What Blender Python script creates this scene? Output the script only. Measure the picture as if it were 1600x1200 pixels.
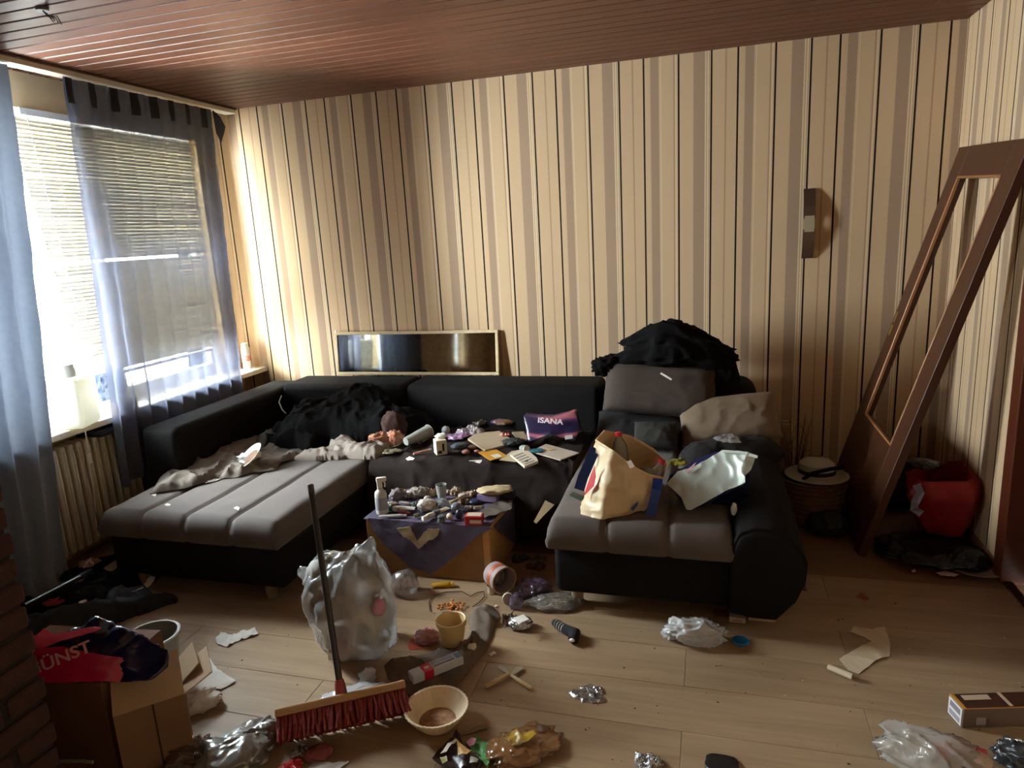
import bpy, bmesh, math, random
import numpy as np
from mathutils import Vector, Matrix, Euler
from mathutils.geometry import delaunay_2d_cdt

for _o in list(bpy.data.objects):
    bpy.data.objects.remove(_o)
SC = bpy.context.scene
COL = SC.collection

# ------------------------------------------------------------------ camera
FPX = 1065.76                      # focal length in pixels of the 1600x1200 frame
CAM = np.array([3.2208, -4.3831, 1.65])
C_R = np.array([0.9612, 0.2704, -0.0552]); C_U = np.array([-0.0065, 0.2220, 0.9750]); C_F = np.array([-0.2759, 0.9368, -0.2152])
cd = bpy.data.cameras.new('camera'); cam = bpy.data.objects.new('camera', cd); COL.objects.link(cam)
cd.sensor_width = 36.0; cd.sensor_fit = 'HORIZONTAL'; cd.lens = FPX / 1600 * 36
cd.clip_start = 0.05; cd.clip_end = 200
_m = Matrix(((C_R[0], C_U[0], -C_F[0], CAM[0]), (C_R[1], C_U[1], -C_F[1], CAM[1]), (C_R[2], C_U[2], -C_F[2], CAM[2]), (0, 0, 0, 1)))
cam.matrix_world = _m
SC.camera = cam

# ------------------------------------------------------------------ light and exposure
SKY_STRENGTH = 60.0
SC.view_settings.view_transform = 'Standard'
SC.view_settings.look = 'None'
SC.view_settings.gamma = 1.0
SC.view_settings.use_curve_mapping = False
SC.view_settings.exposure = 1.78
w = bpy.data.worlds.new('sky'); SC.world = w; w.use_nodes = True
_bg = w.node_tree.nodes['Background']
_bg.inputs['Color'].default_value = (0.97, 0.97, 1.0, 1)
_bg.inputs['Strength'].default_value = SKY_STRENGTH
try:
    SC.cycles.use_denoising = True
    SC.cycles.max_bounces = 10; SC.cycles.diffuse_bounces = 6; SC.cycles.glossy_bounces = 4
    SC.cycles.transparent_max_bounces = 24; SC.cycles.transmission_bounces = 8
    SC.cycles.sample_clamp_indirect = 6.0
    SC.cycles.caustics_reflective = False; SC.cycles.caustics_refractive = False
except Exception:
    pass
WIN = [(-2.35, -0.16), (-5.05, -4.72)]          # left wall openings (Y range): the window, then an unseen one added for fill
WZ0, WZ1 = 0.77, 2.43
for _y0, _y1 in WIN:                            # sampling portals in the openings (give off no light of their own)
    _l = bpy.data.lights.new('window_portal', 'AREA'); _l.shape = 'RECTANGLE'
    _l.size = WZ1 - WZ0; _l.size_y = _y1 - _y0; _l.cycles.is_portal = True
    _lo = bpy.data.objects.new('window_portal', _l); COL.objects.link(_lo)
    _lo.location = (-0.44, (_y0 + _y1) / 2, (WZ0 + WZ1) / 2); _lo.rotation_euler = (0, -math.pi / 2, 0)

# ------------------------------------------------------------------ picking a place in the room
def at(px, py, X=None, Y=None, Z=None):
    d = C_F + C_R * (px - 800) / FPX + C_U * (600 - py) / FPX
    if X is not None: t = (X - CAM[0]) / d[0]
    elif Y is not None: t = (Y - CAM[1]) / d[1]
    else: t = (Z - CAM[2]) / d[2]
    return Vector(CAM + t * d)

# ------------------------------------------------------------------ noise
_rng = np.random.RandomState(7)
_perm = np.concatenate([_rng.permutation(256)] * 3)
_grad = _rng.normal(size=(256, 3)); _grad /= np.linalg.norm(_grad, axis=1)[:, None]
def noise(P, seed=0):
    P = np.asarray(P, float) + np.array([seed * 17.31, seed * 5.77, seed * 9.13])
    I = np.floor(P).astype(int); Fr = P - I; I &= 255
    u = Fr * Fr * Fr * (Fr * (Fr * 6 - 15) + 10)
    out = np.zeros(len(P))
    for dx in (0, 1):
        for dy in (0, 1):
            for dz in (0, 1):
                h = _perm[_perm[_perm[I[:, 0] + dx] + I[:, 1] + dy] + I[:, 2] + dz]
                g = _grad[h]
                dot = g[:, 0] * (Fr[:, 0] - dx) + g[:, 1] * (Fr[:, 1] - dy) + g[:, 2] * (Fr[:, 2] - dz)
                wgt = (u[:, 0] if dx else 1 - u[:, 0]) * (u[:, 1] if dy else 1 - u[:, 1]) * (u[:, 2] if dz else 1 - u[:, 2])
                out += wgt * dot
    return out * 1.6
def warp(P, s, a, seed=0):
    P = np.asarray(P, float)
    return P + a * np.stack([noise(P * s, seed + 11), noise(P * s, seed + 12), noise(P * s, seed + 13)], 1)
def folds(P, s, seed=0, sharp=1.0):
    """ridged folds, 0..1"""
    q = warp(P, s * 0.5, 0.5 / s, seed)
    r = 1 - np.abs(noise(q * s, seed)) * 1.7
    return np.clip(r, 0, 1) ** (1 + sharp)
def crease(P, s, seed=0):
    return (folds(P, s, seed, 1) - .45) + .55 * (folds(P, s * 2.1, seed + 3, 1) - .45) + .25 * (folds(P, s * 4.3, seed + 5, 1.2) - .4)

# ------------------------------------------------------------------ materials
def lin(h):
    if not isinstance(h, str): return tuple(h)
    h = h.lstrip('#'); o = []
    for k in (0, 2, 4):
        v = int(h[k:k + 2], 16) / 255
        o.append(v / 12.92 if v <= .04045 else ((v + .055) / 1.055) ** 2.4)
    return tuple(o)
_mats = {}
def mat(name, col, rough=.6, metal=0., var=0., vs=8., bump=0., bs=120., spec=.5, alpha=None, trans=0., sheen=0., col2=None, stretch=None, coat=0.):
    """procedural principled material: colour with noise variation, bump; trans = share of translucency; alpha = share of see-through"""
    if name in _mats: return _mats[name]
    m = bpy.data.materials.new(name); m.use_nodes = True; nt = m.node_tree; N = nt.nodes; Lk = nt.links
    p = N['Principled BSDF']; out = N['Material Output']
    c1 = lin(col)
    p.inputs['Base Color'].default_value = (*c1, 1); p.inputs['Roughness'].default_value = rough; p.inputs['Metallic'].default_value = metal
    p.inputs['Specular IOR Level'].default_value = spec
    if sheen: p.inputs['Sheen Weight'].default_value = sheen; p.inputs['Sheen Roughness'].default_value = .5
    if coat: p.inputs['Coat Weight'].default_value = coat
    tc = N.new('ShaderNodeTexCoord'); mp = N.new('ShaderNodeMapping')
    Lk.new(tc.outputs['Object'], mp.inputs[0])
    if stretch: mp.inputs['Scale'].default_value = stretch
    if var or col2:
        nz = N.new('ShaderNodeTexNoise'); nz.inputs['Scale'].default_value = vs; nz.inputs['Detail'].default_value = 4
        Lk.new(mp.outputs[0], nz.inputs['Vector'])
        mr = N.new('ShaderNodeMapRange'); mr.inputs[1].default_value = .3; mr.inputs[2].default_value = .7
        Lk.new(nz.outputs[0], mr.inputs[0])
        mx = N.new('ShaderNodeMix'); mx.data_type = 'RGBA'
        lo = tuple(v * (1 - var) for v in c1); hi = tuple(min(1, v * (1 + var)) for v in c1)
        if col2: lo, hi = c1, lin(col2)
        mx.inputs[6].default_value = (*lo, 1); mx.inputs[7].default_value = (*hi, 1)
        Lk.new(mr.outputs[0], mx.inputs[0]); Lk.new(mx.outputs[2], p.inputs['Base Color'])
    if bump:
        nb = N.new('ShaderNodeTexNoise'); nb.inputs['Scale'].default_value = bs; nb.inputs['Detail'].default_value = 3
        Lk.new(mp.outputs[0], nb.inputs['Vector'])
        bn = N.new('ShaderNodeBump'); bn.inputs['Strength'].default_value = bump; bn.inputs['Distance'].default_value = .004
        Lk.new(nb.outputs[0], bn.inputs['Height']); Lk.new(bn.outputs[0], p.inputs['Normal'])
    sh = p.outputs[0]
    if trans:
        t = N.new('ShaderNodeBsdfTranslucent'); t.inputs[0].default_value = (*c1, 1)
        x = N.new('ShaderNodeMixShader'); x.inputs[0].default_value = trans
        Lk.new(sh, x.inputs[1]); Lk.new(t.outputs[0], x.inputs[2]); sh = x.outputs[0]
    if alpha is not None:
        t = N.new('ShaderNodeBsdfTransparent')
        x = N.new('ShaderNodeMixShader'); x.inputs[0].default_value = alpha
        Lk.new(sh, x.inputs[1]); Lk.new(t.outputs[0], x.inputs[2]); sh = x.outputs[0]
    if sh is not p.outputs[0]: Lk.new(sh, out.inputs[0])
    _mats[name] = m
    return m
def glassy(name, col, see=.7, rough=.08):
    """clear film or thin glass: see-through mixed with gloss by facing"""
    if name in _mats: return _mats[name]
    m = bpy.data.materials.new(name); m.use_nodes = True; nt = m.node_tree; N = nt.nodes; Lk = nt.links
    for n in list(N):
        if n.type != 'OUTPUT_MATERIAL': N.remove(n)
    out = [n for n in N if n.type == 'OUTPUT_MATERIAL'][0]
    tr = N.new('ShaderNodeBsdfTransparent'); tr.inputs[0].default_value = (*lin(col), 1)
    gl = N.new('ShaderNodeBsdfGlossy'); gl.inputs['Roughness'].default_value = rough; gl.inputs[0].default_value = (.9, .9, .9, 1)
    di = N.new('ShaderNodeBsdfDiffuse'); di.inputs[0].default_value = (*lin(col), 1)
    a = N.new('ShaderNodeMixShader'); a.inputs[0].default_value = see
    Lk.new(di.outputs[0], a.inputs[1]); Lk.new(tr.outputs[0], a.inputs[2])
    lw = N.new('ShaderNodeLayerWeight'); lw.inputs[0].default_value = .25
    b = N.new('ShaderNodeMixShader'); Lk.new(lw.outputs['Fresnel'], b.inputs[0]); Lk.new(a.outputs[0], b.inputs[1]); Lk.new(gl.outputs[0], b.inputs[2])
    Lk.new(b.outputs[0], out.inputs[0]); _mats[name] = m
    return m
def filmy(name, col, see=.62, white=.5, rough=.16, bs=14., bump=.4):
    """thin crinkled plastic film: part see-through, part milky (diffuse and translucent), with a glossy wrinkled surface"""
    if name in _mats: return _mats[name]
    m = bpy.data.materials.new(name); m.use_nodes = True; nt = m.node_tree; N = nt.nodes; Lk = nt.links
    for n in list(N):
        if n.type != 'OUTPUT_MATERIAL': N.remove(n)
    out = [n for n in N if n.type == 'OUTPUT_MATERIAL'][0]
    tc = N.new('ShaderNodeTexCoord'); nz = N.new('ShaderNodeTexNoise'); nz.inputs['Scale'].default_value = bs; nz.inputs['Detail'].default_value = 2; nz.inputs['Distortion'].default_value = 1.4
    Lk.new(tc.outputs['Object'], nz.inputs['Vector'])
    rd = N.new('ShaderNodeMath'); rd.operation = 'ABSOLUTE'; sb_ = N.new('ShaderNodeMath'); sb_.operation = 'SUBTRACT'; sb_.inputs[1].default_value = .5
    Lk.new(nz.outputs[0], sb_.inputs[0]); Lk.new(sb_.outputs[0], rd.inputs[0])
    bn = N.new('ShaderNodeBump'); bn.inputs['Strength'].default_value = bump; bn.inputs['Distance'].default_value = .02; Lk.new(rd.outputs[0], bn.inputs['Height'])
    tr = N.new('ShaderNodeBsdfTransparent'); di = N.new('ShaderNodeBsdfDiffuse'); tl = N.new('ShaderNodeBsdfTranslucent'); gl = N.new('ShaderNodeBsdfGlossy')
    c = (*lin(col), 1); di.inputs[0].default_value = c; tl.inputs[0].default_value = c; gl.inputs[0].default_value = (1, 1, 1, 1); gl.inputs['Roughness'].default_value = rough
    for s_ in (di, gl): Lk.new(bn.outputs[0], s_.inputs['Normal'])
    a = N.new('ShaderNodeMixShader'); a.inputs[0].default_value = .5; Lk.new(di.outputs[0], a.inputs[1]); Lk.new(tl.outputs[0], a.inputs[2])
    b = N.new('ShaderNodeMixShader'); b.inputs[0].default_value = see; Lk.new(a.outputs[0], b.inputs[1]); Lk.new(tr.outputs[0], b.inputs[2])
    fr = N.new('ShaderNodeFresnel'); fr.inputs[0].default_value = 1.6; Lk.new(bn.outputs[0], fr.inputs['Normal'])
    d = N.new('ShaderNodeMixShader'); Lk.new(fr.outputs[0], d.inputs[0]); Lk.new(b.outputs[0], d.inputs[1]); Lk.new(gl.outputs[0], d.inputs[2])
    Lk.new(d.outputs[0], out.inputs[0]); _mats[name] = m
    return m
def stripes_mat(name, axis, period, phase, bands, rough=.8, bump=0., wave=None, base_bump=0):
    """bands: list of (start fraction, colour) along one object axis, hard edges"""
    m = bpy.data.materials.new(name); m.use_nodes = True; nt = m.node_tree; N = nt.nodes; Lk = nt.links
    p = N['Principled BSDF']; p.inputs['Roughness'].default_value = rough; p.inputs['Specular IOR Level'].default_value = .25
    tc = N.new('ShaderNodeTexCoord'); sx = N.new('ShaderNodeSeparateXYZ'); Lk.new(tc.outputs['Object'], sx.inputs[0])
    a = N.new('ShaderNodeMath'); a.operation = 'SUBTRACT'; a.inputs[1].default_value = phase; Lk.new(sx.outputs[axis], a.inputs[0])
    b = N.new('ShaderNodeMath'); b.operation = 'DIVIDE'; b.inputs[1].default_value = period; Lk.new(a.outputs[0], b.inputs[0])
    fr = N.new('ShaderNodeMath'); fr.operation = 'FRACT'; Lk.new(b.outputs[0], fr.inputs[0])
    cr = N.new('ShaderNodeValToRGB'); cr.color_ramp.interpolation = 'CONSTANT'
    e = cr.color_ramp.elements
    while len(e) < len(bands): e.new(1.0)
    for k, (s, c) in enumerate(bands): e[k].position = s; e[k].color = (*lin(c), 1)
    Lk.new(fr.outputs[0], cr.inputs[0])
    mp = N.new('ShaderNodeMapping'); mp.inputs['Scale'].default_value = (400, 400, 60); Lk.new(tc.outputs['Object'], mp.inputs[0])
    nz = N.new('ShaderNodeTexNoise'); nz.inputs['Scale'].default_value = 1; Lk.new(mp.outputs[0], nz.inputs['Vector'])
    mr = N.new('ShaderNodeMapRange'); mr.inputs[3].default_value = .93; mr.inputs[4].default_value = 1.05; Lk.new(nz.outputs[0], mr.inputs[0])
    mx = N.new('ShaderNodeMix'); mx.data_type = 'RGBA'; mx.blend_type = 'MULTIPLY'; mx.inputs[0].default_value = 1
    Lk.new(cr.outputs[0], mx.inputs[6]); Lk.new(mr.outputs[0], mx.inputs[7]); Lk.new(mx.outputs[2], p.inputs['Base Color'])
    bn = N.new('ShaderNodeBump'); bn.inputs['Strength'].default_value = .15; bn.inputs['Distance'].default_value = .002
    Lk.new(nz.outputs[0], bn.inputs['Height']); Lk.new(bn.outputs[0], p.inputs['Normal'])
    _mats[name] = m
    return m
def wood(name, c1, c2, scale=(2, 30, 30), rough=.45, spec=.5, rnd=.12, bump=.05, coat=0.):
    """wood grain stretched along X of the object, with a small tone shift from piece to piece"""
    if name in _mats: return _mats[name]
    m = bpy.data.materials.new(name); m.use_nodes = True; nt = m.node_tree; N = nt.nodes; Lk = nt.links
    p = N['Principled BSDF']; p.inputs['Roughness'].default_value = rough; p.inputs['Specular IOR Level'].default_value = spec
    if coat: p.inputs['Coat Weight'].default_value = coat; p.inputs['Coat Roughness'].default_value = .25
    tc = N.new('ShaderNodeTexCoord'); oi = N.new('ShaderNodeObjectInfo')
    ad = N.new('ShaderNodeVectorMath'); ad.operation = 'ADD'
    sc = N.new('ShaderNodeVectorMath'); sc.operation = 'SCALE'; sc.inputs['Scale'].default_value = 37.0
    cb = N.new('ShaderNodeCombineXYZ'); Lk.new(oi.outputs['Random'], cb.inputs[0]); Lk.new(oi.outputs['Random'], cb.inputs[1]); Lk.new(oi.outputs['Random'], cb.inputs[2])
    Lk.new(cb.outputs[0], sc.inputs[0]); Lk.new(tc.outputs['Object'], ad.inputs[0]); Lk.new(sc.outputs[0], ad.inputs[1])
    mp = N.new('ShaderNodeMapping'); mp.inputs['Scale'].default_value = scale; Lk.new(ad.outputs[0], mp.inputs[0])
    nz = N.new('ShaderNodeTexNoise'); nz.inputs['Scale'].default_value = 1; nz.inputs['Detail'].default_value = 6; nz.inputs['Roughness'].default_value = .65; nz.inputs['Distortion'].default_value = .6
    Lk.new(mp.outputs[0], nz.inputs['Vector'])
    mr = N.new('ShaderNodeMapRange'); mr.inputs[1].default_value = .28; mr.inputs[2].default_value = .72; Lk.new(nz.outputs[0], mr.inputs[0])
    mx = N.new('ShaderNodeMix'); mx.data_type = 'RGBA'; mx.inputs[6].default_value = (*lin(c1), 1); mx.inputs[7].default_value = (*lin(c2), 1); Lk.new(mr.outputs[0], mx.inputs[0])
    rr = N.new('ShaderNodeMapRange'); rr.inputs[3].default_value = 1 - rnd; rr.inputs[4].default_value = 1 + rnd; Lk.new(oi.outputs['Random'], rr.inputs[0])
    mu = N.new('ShaderNodeMix'); mu.data_type = 'RGBA'; mu.blend_type = 'MULTIPLY'; mu.inputs[0].default_value = 1
    Lk.new(mx.outputs[2], mu.inputs[6]); Lk.new(rr.outputs[0], mu.inputs[7]); Lk.new(mu.outputs[2], p.inputs['Base Color'])
    bn = N.new('ShaderNodeBump'); bn.inputs['Strength'].default_value = bump; bn.inputs['Distance'].default_value = .002
    Lk.new(nz.outputs[0], bn.inputs['Height']); Lk.new(bn.outputs[0], p.inputs['Normal'])
    _mats[name] = m
    return m

# ------------------------------------------------------------------ objects
def tag(o, label=None, cat=None, group=None, kind=None):
    if label: o['label'] = label
    if cat: o['category'] = cat
    if group: o['group'] = group
    if kind: o['kind'] = kind
    return o
def empty(name, loc=(0, 0, 0), rot=(0, 0, 0), label=None, cat=None, group=None):
    o = bpy.data.objects.new(name, None); COL.objects.link(o)
    o.empty_display_size = .05
    o.location = loc; o.rotation_euler = rot if not isinstance(rot, (int, float)) else (0, 0, rot)
    return tag(o, label, cat, group)
def link(name, me, m, parent=None, loc=None, rot=None, smooth=False, sharp=None):
    o = bpy.data.objects.new(name, me); COL.objects.link(o)
    for mm in (m if isinstance(m, (list, tuple)) else [m]):
        if mm is not None: me.materials.append(mm)
    if smooth:
        me.polygons.foreach_set('use_smooth', [True] * len(me.polygons))
        if sharp:
            try: me.set_sharp_from_angle(angle=math.radians(sharp))
            except Exception: pass
    if parent is not None: o.parent = parent
    if loc is not None: o.location = loc
    if rot is not None: o.rotation_euler = rot if not isinstance(rot, (int, float)) else (0, 0, rot)
    return o
def mesh_np(name, V, Fc):
    me = bpy.data.meshes.new(name)
    me.from_pydata([tuple(map(float, v)) for v in V], [], [tuple(map(int, q)) for q in Fc]); me.update()
    return me
class G:
    """collects simple shapes for ONE mesh object"""
    def __init__(s): s.bm = bmesh.new(); s.mi = 0
    def _set(s, faces):
        for q in faces: q.material_index = s.mi
    def box(s, x0, x1, y0, y1, z0, z1, r=0, seg=2, M=None):
        g = bmesh.ops.create_cube(s.bm, size=1)
        vs = g['verts']
        for v in vs:
            v.co = Vector((x0 + (v.co.x + .5) * (x1 - x0), y0 + (v.co.y + .5) * (y1 - y0), z0 + (v.co.z + .5) * (z1 - z0)))
        fs = list({q for v in vs for q in v.link_faces})
        if r > 0:
            es = list({e for v in vs for e in v.link_edges})
            b = bmesh.ops.bevel(s.bm, geom=es, offset=r, segments=seg, affect='EDGES', profile=.5)
            vs = list({v for q in b['faces'] for v in q.verts} | {v for v in vs if v.is_valid})
            fs = list({q for v in vs for q in v.link_faces})
        s._set(fs)
        if M is not None:
            for v in vs: v.co = M @ v.co
        return vs
    def tube(s, pts, r, n=8, cap=True, closed=False):
        pts = [Vector(p) for p in pts]
        rs = r if isinstance(r, (list, tuple)) else [r] * len(pts)
        rings = []; up = None
        for i, p in enumerate(pts):
            if closed: d = pts[(i + 1) % len(pts)] - pts[i - 1]
            else: d = (pts[min(i + 1, len(pts) - 1)] - pts[max(i - 1, 0)])
            d.normalize()
            if up is None: up = d.orthogonal().normalized()
            up = (up - d * up.dot(d)); up.normalize(); sd = d.cross(up)
            rings.append([s.bm.verts.new(p + (up * math.cos(2 * math.pi * k / n) + sd * math.sin(2 * math.pi * k / n)) * rs[i]) for k in range(n)])
        fs = []
        rng = range(len(rings)) if closed else range(len(rings) - 1)
        for i in rng:
            a, b = rings[i], rings[(i + 1) % len(rings)]
            for k in range(n): fs.append(s.bm.faces.new((a[k], a[(k + 1) % n], b[(k + 1) % n], b[k])))
        if cap and not closed:
            fs.append(s.bm.faces.new(rings[0][::-1])); fs.append(s.bm.faces.new(rings[-1]))
        s._set(fs)
    def lathe(s, prof, n=24, ax=None, cap=(True, True), M=None):
        """prof: list of (r, z)"""
        rings = []
        M = M or Matrix.Identity(4)
        for r, z in prof:
            rings.append([s.bm.verts.new(M @ Vector((r * math.cos(2 * math.pi * k / n), r * math.sin(2 * math.pi * k / n), z))) for k in range(n)])
        fs = []
        for a, b in zip(rings, rings[1:]):
            for k in range(n): fs.append(s.bm.faces.new((a[k], a[(k + 1) % n], b[(k + 1) % n], b[k])))
        if cap[0]: fs.append(s.bm.faces.new(rings[0][::-1]))
        if cap[1]: fs.append(s.bm.faces.new(rings[-1]))
        s._set(fs)
    def poly(s, pts, thick=None, n=None):
        """flat polygon (3D points); thick extrudes along n"""
        vs = [s.bm.verts.new(p) for p in pts]; fs = [s.bm.faces.new(vs)]
        if thick:
            n = Vector(n) * thick
            vb = [s.bm.verts.new(Vector(p) + n) for p in pts]
            fs.append(s.bm.faces.new(vb[::-1]))
            for k in range(len(vs)):
                fs.append(s.bm.faces.new((vs[k], vs[k - 1], vb[k - 1], vb[k])))
        s._set(fs)
    def sphere(s, c, r, sub=2):
        g = bmesh.ops.create_icosphere(s.bm, subdivisions=sub, radius=1)
        r = r if isinstance(r, (tuple, list)) else (r, r, r)
        for v in g['verts']: v.co = Vector((c[0] + v.co.x * r[0], c[1] + v.co.y * r[1], c[2] + v.co.z * r[2]))
        s._set({q for v in g['verts'] for q in v.link_faces})
        return g['verts']
    def mesh(s, name):
        bmesh.ops.recalc_face_normals(s.bm, faces=s.bm.faces)
        me = bpy.data.meshes.new(name); s.bm.to_mesh(me); s.bm.free(); return me
    def obj(s, name, m, parent=None, loc=None, rot=None, smooth=False, sharp=35):
        return link(name, s.mesh(name), m, parent, loc, rot, smooth, sharp)
def dup(o, parent=None, loc=None, rot=None, name=None):
    c = o.copy(); COL.objects.link(c); c.parent = parent
    if loc is not None: c.location = loc
    if rot is not None: c.rotation_euler = rot if not isinstance(rot, (int, float)) else (0, 0, rot)
    return c
def dup_tree(o, loc=None, rot=None, parent=None, label=None):
    c = o.copy(); COL.objects.link(c); c.parent = parent
    if loc is not None: c.location = loc
    if rot is not None: c.rotation_euler = rot if not isinstance(rot, (int, float)) else (0, 0, rot)
    if label: c['label'] = label
    for ch in list(o.children): dup_tree(ch, parent=c)
    return c

# ------------------------------------------------------------------ soft shapes
def normals_np(V, Fc):
    N = np.zeros_like(V); Fq = np.asarray(Fc)
    a = V[Fq[:, 0]]; b = V[Fq[:, 1]]; c = V[Fq[:, 2]]
    n = np.cross(b - a, c - a)
    if Fq.shape[1] == 4:
        d = V[Fq[:, 3]]; n += np.cross(c - a, d - a)
    for k in range(Fq.shape[1]): np.add.at(N, Fq[:, k], n)
    return N / (np.linalg.norm(N, axis=1)[:, None] + 1e-12)
_ico = {}
def ico(sub):
    if sub not in _ico:
        bm = bmesh.new(); bmesh.ops.create_icosphere(bm, subdivisions=sub, radius=1)
        V = np.array([v.co[:] for v in bm.verts]); Fc = np.array([[v.index for v in q.verts] for q in bm.faces]); bm.free()
        _ico[sub] = (V, Fc)
    return _ico[sub]
def crumple(name, size, m, loc, rot=0, seed=0, amp=.18, freq=2.2, sub=4, flat=True, square=1.0, smooth=True, parent=None, shape=None, sharp=None, film=False):
    """a crumpled bag / ball / lump standing on z=0 of its place. size = full extents"""
    V, Fc = ico(sub); V = V.copy()
    if square != 1.0:                                   # towards a box
        V = np.sign(V) * np.abs(V) ** square
    c = crease(V, freq, seed)
    if film:                                            # large smooth facets with thin creases
        q = V * np.array([1, 1, .55])
        c = 1.1 * (folds(q, freq * .75, seed, 3.5) - .25) + .45 * (folds(q, freq * 1.7, seed + 3, 5) - .2) + .9 * noise(V * 1.5, seed + 8)
    V = V * (1 + amp * c[:, None])
    V += amp * .5 * np.stack([noise(V * 1.3, seed + 1), noise(V * 1.3, seed + 2), noise(V * 1.3, seed + 3)], 1)
    if shape is not None: V = shape(V)
    V = V * np.array(size) / 2
    if flat:
        lo = -size[2] * .5 * .72
        V[:, 2] = np.where(V[:, 2] < lo, lo + (V[:, 2] - lo) * .04, V[:, 2])
    V[:, 2] -= V[:, 2].min()
    return link(name, mesh_np(name, V, Fc), m, parent, loc, rot, smooth, sharp)
def heap(name, domes, m, z0=0., res=.012, fold=.02, fs=9., seed=0, k=.03, parent=None, ground=None, jag=.12, thick=None, loc=None):
    """soft heap of cloth: smooth union of domes (x, y, rx, ry, h, rot) over a surface z0 (or ground(x,y)) with folds and a ragged hem"""
    x0 = min(d[0] - max(d[2], d[3]) * 1.25 for d in domes); x1 = max(d[0] + max(d[2], d[3]) * 1.25 for d in domes)
    y0 = min(d[1] - max(d[2], d[3]) * 1.25 for d in domes); y1 = max(d[1] + max(d[2], d[3]) * 1.25 for d in domes)
    nx = max(4, int((x1 - x0) / res)); ny = max(4, int((y1 - y0) / res))
    X, Y = np.meshgrid(np.linspace(x0, x1, nx), np.linspace(y0, y1, ny), indexing='ij')
    P = np.stack([X.ravel(), Y.ravel(), np.zeros(X.size)], 1)
    Pw = P + .03 * np.stack([noise(P * 7, seed), noise(P * 7, seed + 1), P[:, 2]], 1)
    H = np.full(len(P), -1e3); val = np.zeros(len(P)); acc = np.zeros(len(P))
    for (cx, cy, rx, ry, h, ro) in domes:
        c, s = math.cos(ro), math.sin(ro)
        dx = Pw[:, 0] - cx; dy = Pw[:, 1] - cy
        a = (dx * c + dy * s) / rx; b = (-dx * s + dy * c) / ry
        r2 = a * a + b * b
        r2 = r2 * (1 + jag * noise(P * 14, seed + 7))
        hh = np.where(r2 < 1, h * np.clip(1 - r2, 0, 1) ** .5, -.001)
        acc += np.exp(np.clip(hh / k, -40, 40)) * (r2 < 1); val = np.maximum(val, (r2 < 1) * 1.0)
    H = np.where(val > 0, k * np.log(np.maximum(acc, 1e-9)), 0)
    H = np.maximum(H, .004)
    f = folds(P + np.stack([0 * H, 0 * H, H], 1), fs, seed) - .4 + .5 * (folds(P, fs * 2.2, seed + 4) - .4)
    edge = np.clip(H / .05, 0.15, 1)
    Z = H + fold * f * edge
    g = ground(P[:, 0], P[:, 1]) if ground is not None else z0
    Z = np.maximum(Z, .002) + g
    V = np.stack([P[:, 0] + fold * .5 * noise(P * fs, seed + 21), P[:, 1] + fold * .5 * noise(P * fs, seed + 22), Z], 1)
    idx = np.arange(nx * ny).reshape(nx, ny); mk = val.reshape(nx, ny) > 0
    q = mk[:-1, :-1] & mk[1:, :-1] & mk[1:, 1:] & mk[:-1, 1:]
    Fq = np.stack([idx[:-1, :-1][q], idx[1:, :-1][q], idx[1:, 1:][q], idx[:-1, 1:][q]], 1)
    used = np.unique(Fq); mp = -np.ones(nx * ny, int); mp[used] = np.arange(len(used)); V = V[used]; Fq = mp[Fq]
    # skirt down to the surface
    ed = {}
    for qq in Fq:
        for a, b in ((qq[0], qq[1]), (qq[1], qq[2]), (qq[2], qq[3]), (qq[3], qq[0])):
            if (b, a) in ed: del ed[(b, a)]
            else: ed[(a, b)] = 1
    bv = sorted({v for e in ed for v in e}); sk = {v: len(V) + i for i, v in enumerate(bv)}
    S = V[bv].copy()
    S[:, 2] = (ground(S[:, 0], S[:, 1]) if ground is not None else z0) - .001
    V = np.concatenate([V, S]); F2 = [tuple(qq) for qq in Fq] + [(b, a, sk[a], sk[b]) for a, b in ed]
    return link(name, mesh_np(name, V, F2), m, parent, loc, None, True)
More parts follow.
